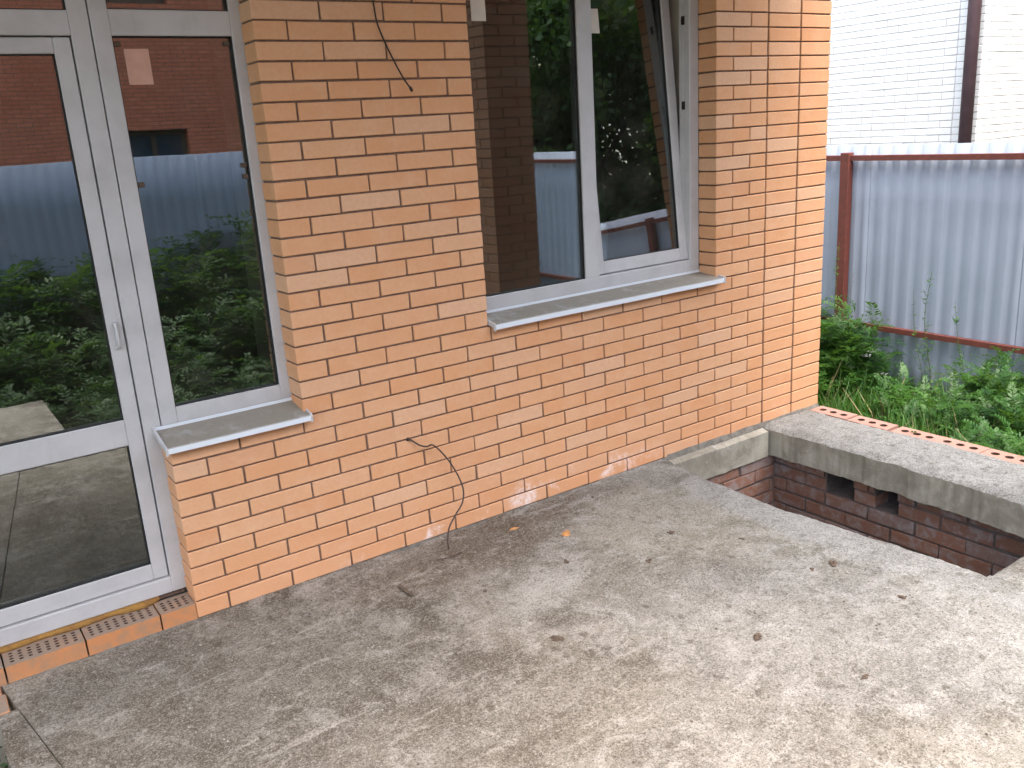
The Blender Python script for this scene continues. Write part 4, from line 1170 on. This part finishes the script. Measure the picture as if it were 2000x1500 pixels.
# leafy clump climbing at the fence post
def clump(name, label, x, y, H, R, n, seed, cat='bush', lw=0.018):
    rs = np.random.default_rng(seed); t = thing(name, label, cat, (x, y, gh(x, y)))
    Q = []; Vt = []; Ft = []
    for k in range(n):
        a = rs.uniform(0, 6.28); r = R * math.sqrt(rs.uniform()); h = H * rs.uniform(.45, 1.0) * (1 - .35 * r / R)
        pth = spline([(r * .5 * math.cos(a), r * .5 * math.sin(a), 0), (r * .7 * math.cos(a), r * .7 * math.sin(a), h * .5), (r * math.cos(a), r * math.sin(a), h)], 5)
        v, f = tube_data(pth, [.0028 * (1 - .7 * i / len(pth)) for i in range(len(pth))], 4); o = len(Vt); Vt.extend([tuple(q) for q in v]); Ft.extend([tuple(i + o for i in q) for q in f])
        for j in range(12):
            u = rs.uniform(.2, 1) * (len(pth) - 1); p0 = pth[int(u)]
            fr = frond(rs, rs.uniform(.07, .13), 6, lw * .6, .032, .4); fr = roty(fr, rs.uniform(-.2, .9)); fr = rotz(fr, rs.uniform(0, 6.28)); fr += np.array(p0); Q.append(fr)
    Q = np.concatenate(Q)
    link('stem', mesh_np('stem', Vt, Ft, M_STEM), None, t)
    link('leaves', mesh_np('leaves', Q.reshape(-1, 3), np.arange(len(Q) * 4).reshape(-1, 4), M_LEAF, rs.uniform(.1, 1, len(Q))), None, t)
clump('weed_bush', 'feathery green weed bush growing up the fence post', 5.12, 0.92, 0.98, .20, 60, 11)
clump('weed_bush', 'feathery green weed bush right of the fence post', 5.10, 0.66, 0.68, .20, 40, 12)
clump('weed_bush', 'low weed bush at the corner of the brick wall', 4.7, 0.95, 0.60, .28, 40, 13)
clump('weed_bush', 'raised mound of bright weeds by the right edge of the picture', 4.75, -0.62, 0.66, .38, 50, 14)

# trees beyond the fence, they fill the panes of the wide window
def tree(label, x, y, H, R, seed, leaves=9000):
    rs = np.random.default_rng(seed); t = thing('tree', label, 'tree', (x, y, gz), 'trees mirrored in the wide window')
    Vt = []; Ft = []
    def addt(pp, ra):
        v, f = tube_data(pp, ra, 8); o = len(Vt); Vt.extend([tuple(q) for q in v]); Ft.extend([tuple(i + o for i in q) for q in f])
    top = Vector((rs.uniform(-.3, .3), rs.uniform(-.3, .3), H * .8))
    addt(spline([(0, 0, 0), (.05, .08, H * .25), tuple(top * .6), tuple(top)], 5), np.linspace(.16, .03, 16))
    cent = []
    for k in range(46):
        a = rs.uniform(0, 6.28); z = H * rs.uniform(.16, .95); r = R * math.sin(math.pi * min(1, .15 + z / H * .85)) * rs.uniform(.3, 1)
        e = Vector((math.cos(a) * r, math.sin(a) * r, z)); s = Vector((0, 0, z * .7))
        addt([s, s.lerp(e, .5) + Vector((0, 0, .1)), e], [.04, .025, .01]); cent.append((e, rs.uniform(.45, .9)))
    link('trunk', mesh_np('trunk', Vt, Ft, M_BARK, None, True), None, t)
    C = np.array([tuple(c[0]) for c in cent]); Rr = np.array([c[1] for c in cent])
    idx = rs.integers(0, len(C), leaves); d = rs.normal(size=(leaves, 3)); d /= np.linalg.norm(d, axis=1)[:, None]
    P = C[idx] + d * (Rr[idx] * rs.uniform(.3, 1, leaves) ** .5)[:, None]
    a = rs.normal(size=(leaves, 3)); a /= np.linalg.norm(a, axis=1)[:, None]; b = np.cross(a, rs.normal(size=(leaves, 3))); b /= np.linalg.norm(b, axis=1)[:, None]
    s = rs.uniform(.07, .14, leaves)[:, None]
    Q = np.stack([P, P + a * s * .5 - b * s * .3, P + a * s, P + a * s * .5 + b * s * .3], 1)
    link('crown', mesh_np('crown', Q.reshape(-1, 3), np.arange(leaves * 4).reshape(-1, 4), M_TLEAF, np.repeat(rs.uniform(0, 1, len(C)), 1)[idx] * .7 + rs.uniform(0, .3, leaves)), None, t)
tree('dense dark tree behind the fence, leftmost of those mirrored in the wide window', 7.6, -6.4, 5.6, 2.0, 21, 45000)
tree('broad tree behind the fence, centre of the wide window reflections', 9.2, -4.2, 6.2, 2.4, 22, 50000)
tree('tall loose tree behind the fence, mirrored near the tilted sash', 8.0, -2.2, 5.0, 1.7, 23, 40000)
tree('second row tree filling the gap left of the broad tree, mirrored in the wide window', 9.8, -7.5, 6.5, 2.4, 25, 45000)
tree('second row tree behind the tall loose tree, mirrored by the tilted sash', 10.5, -1.8, 6.0, 2.3, 26, 45000)
tree('far tree beyond the corner of both fences', 7.2, -9.5, 6.5, 2.5, 24, 40000)
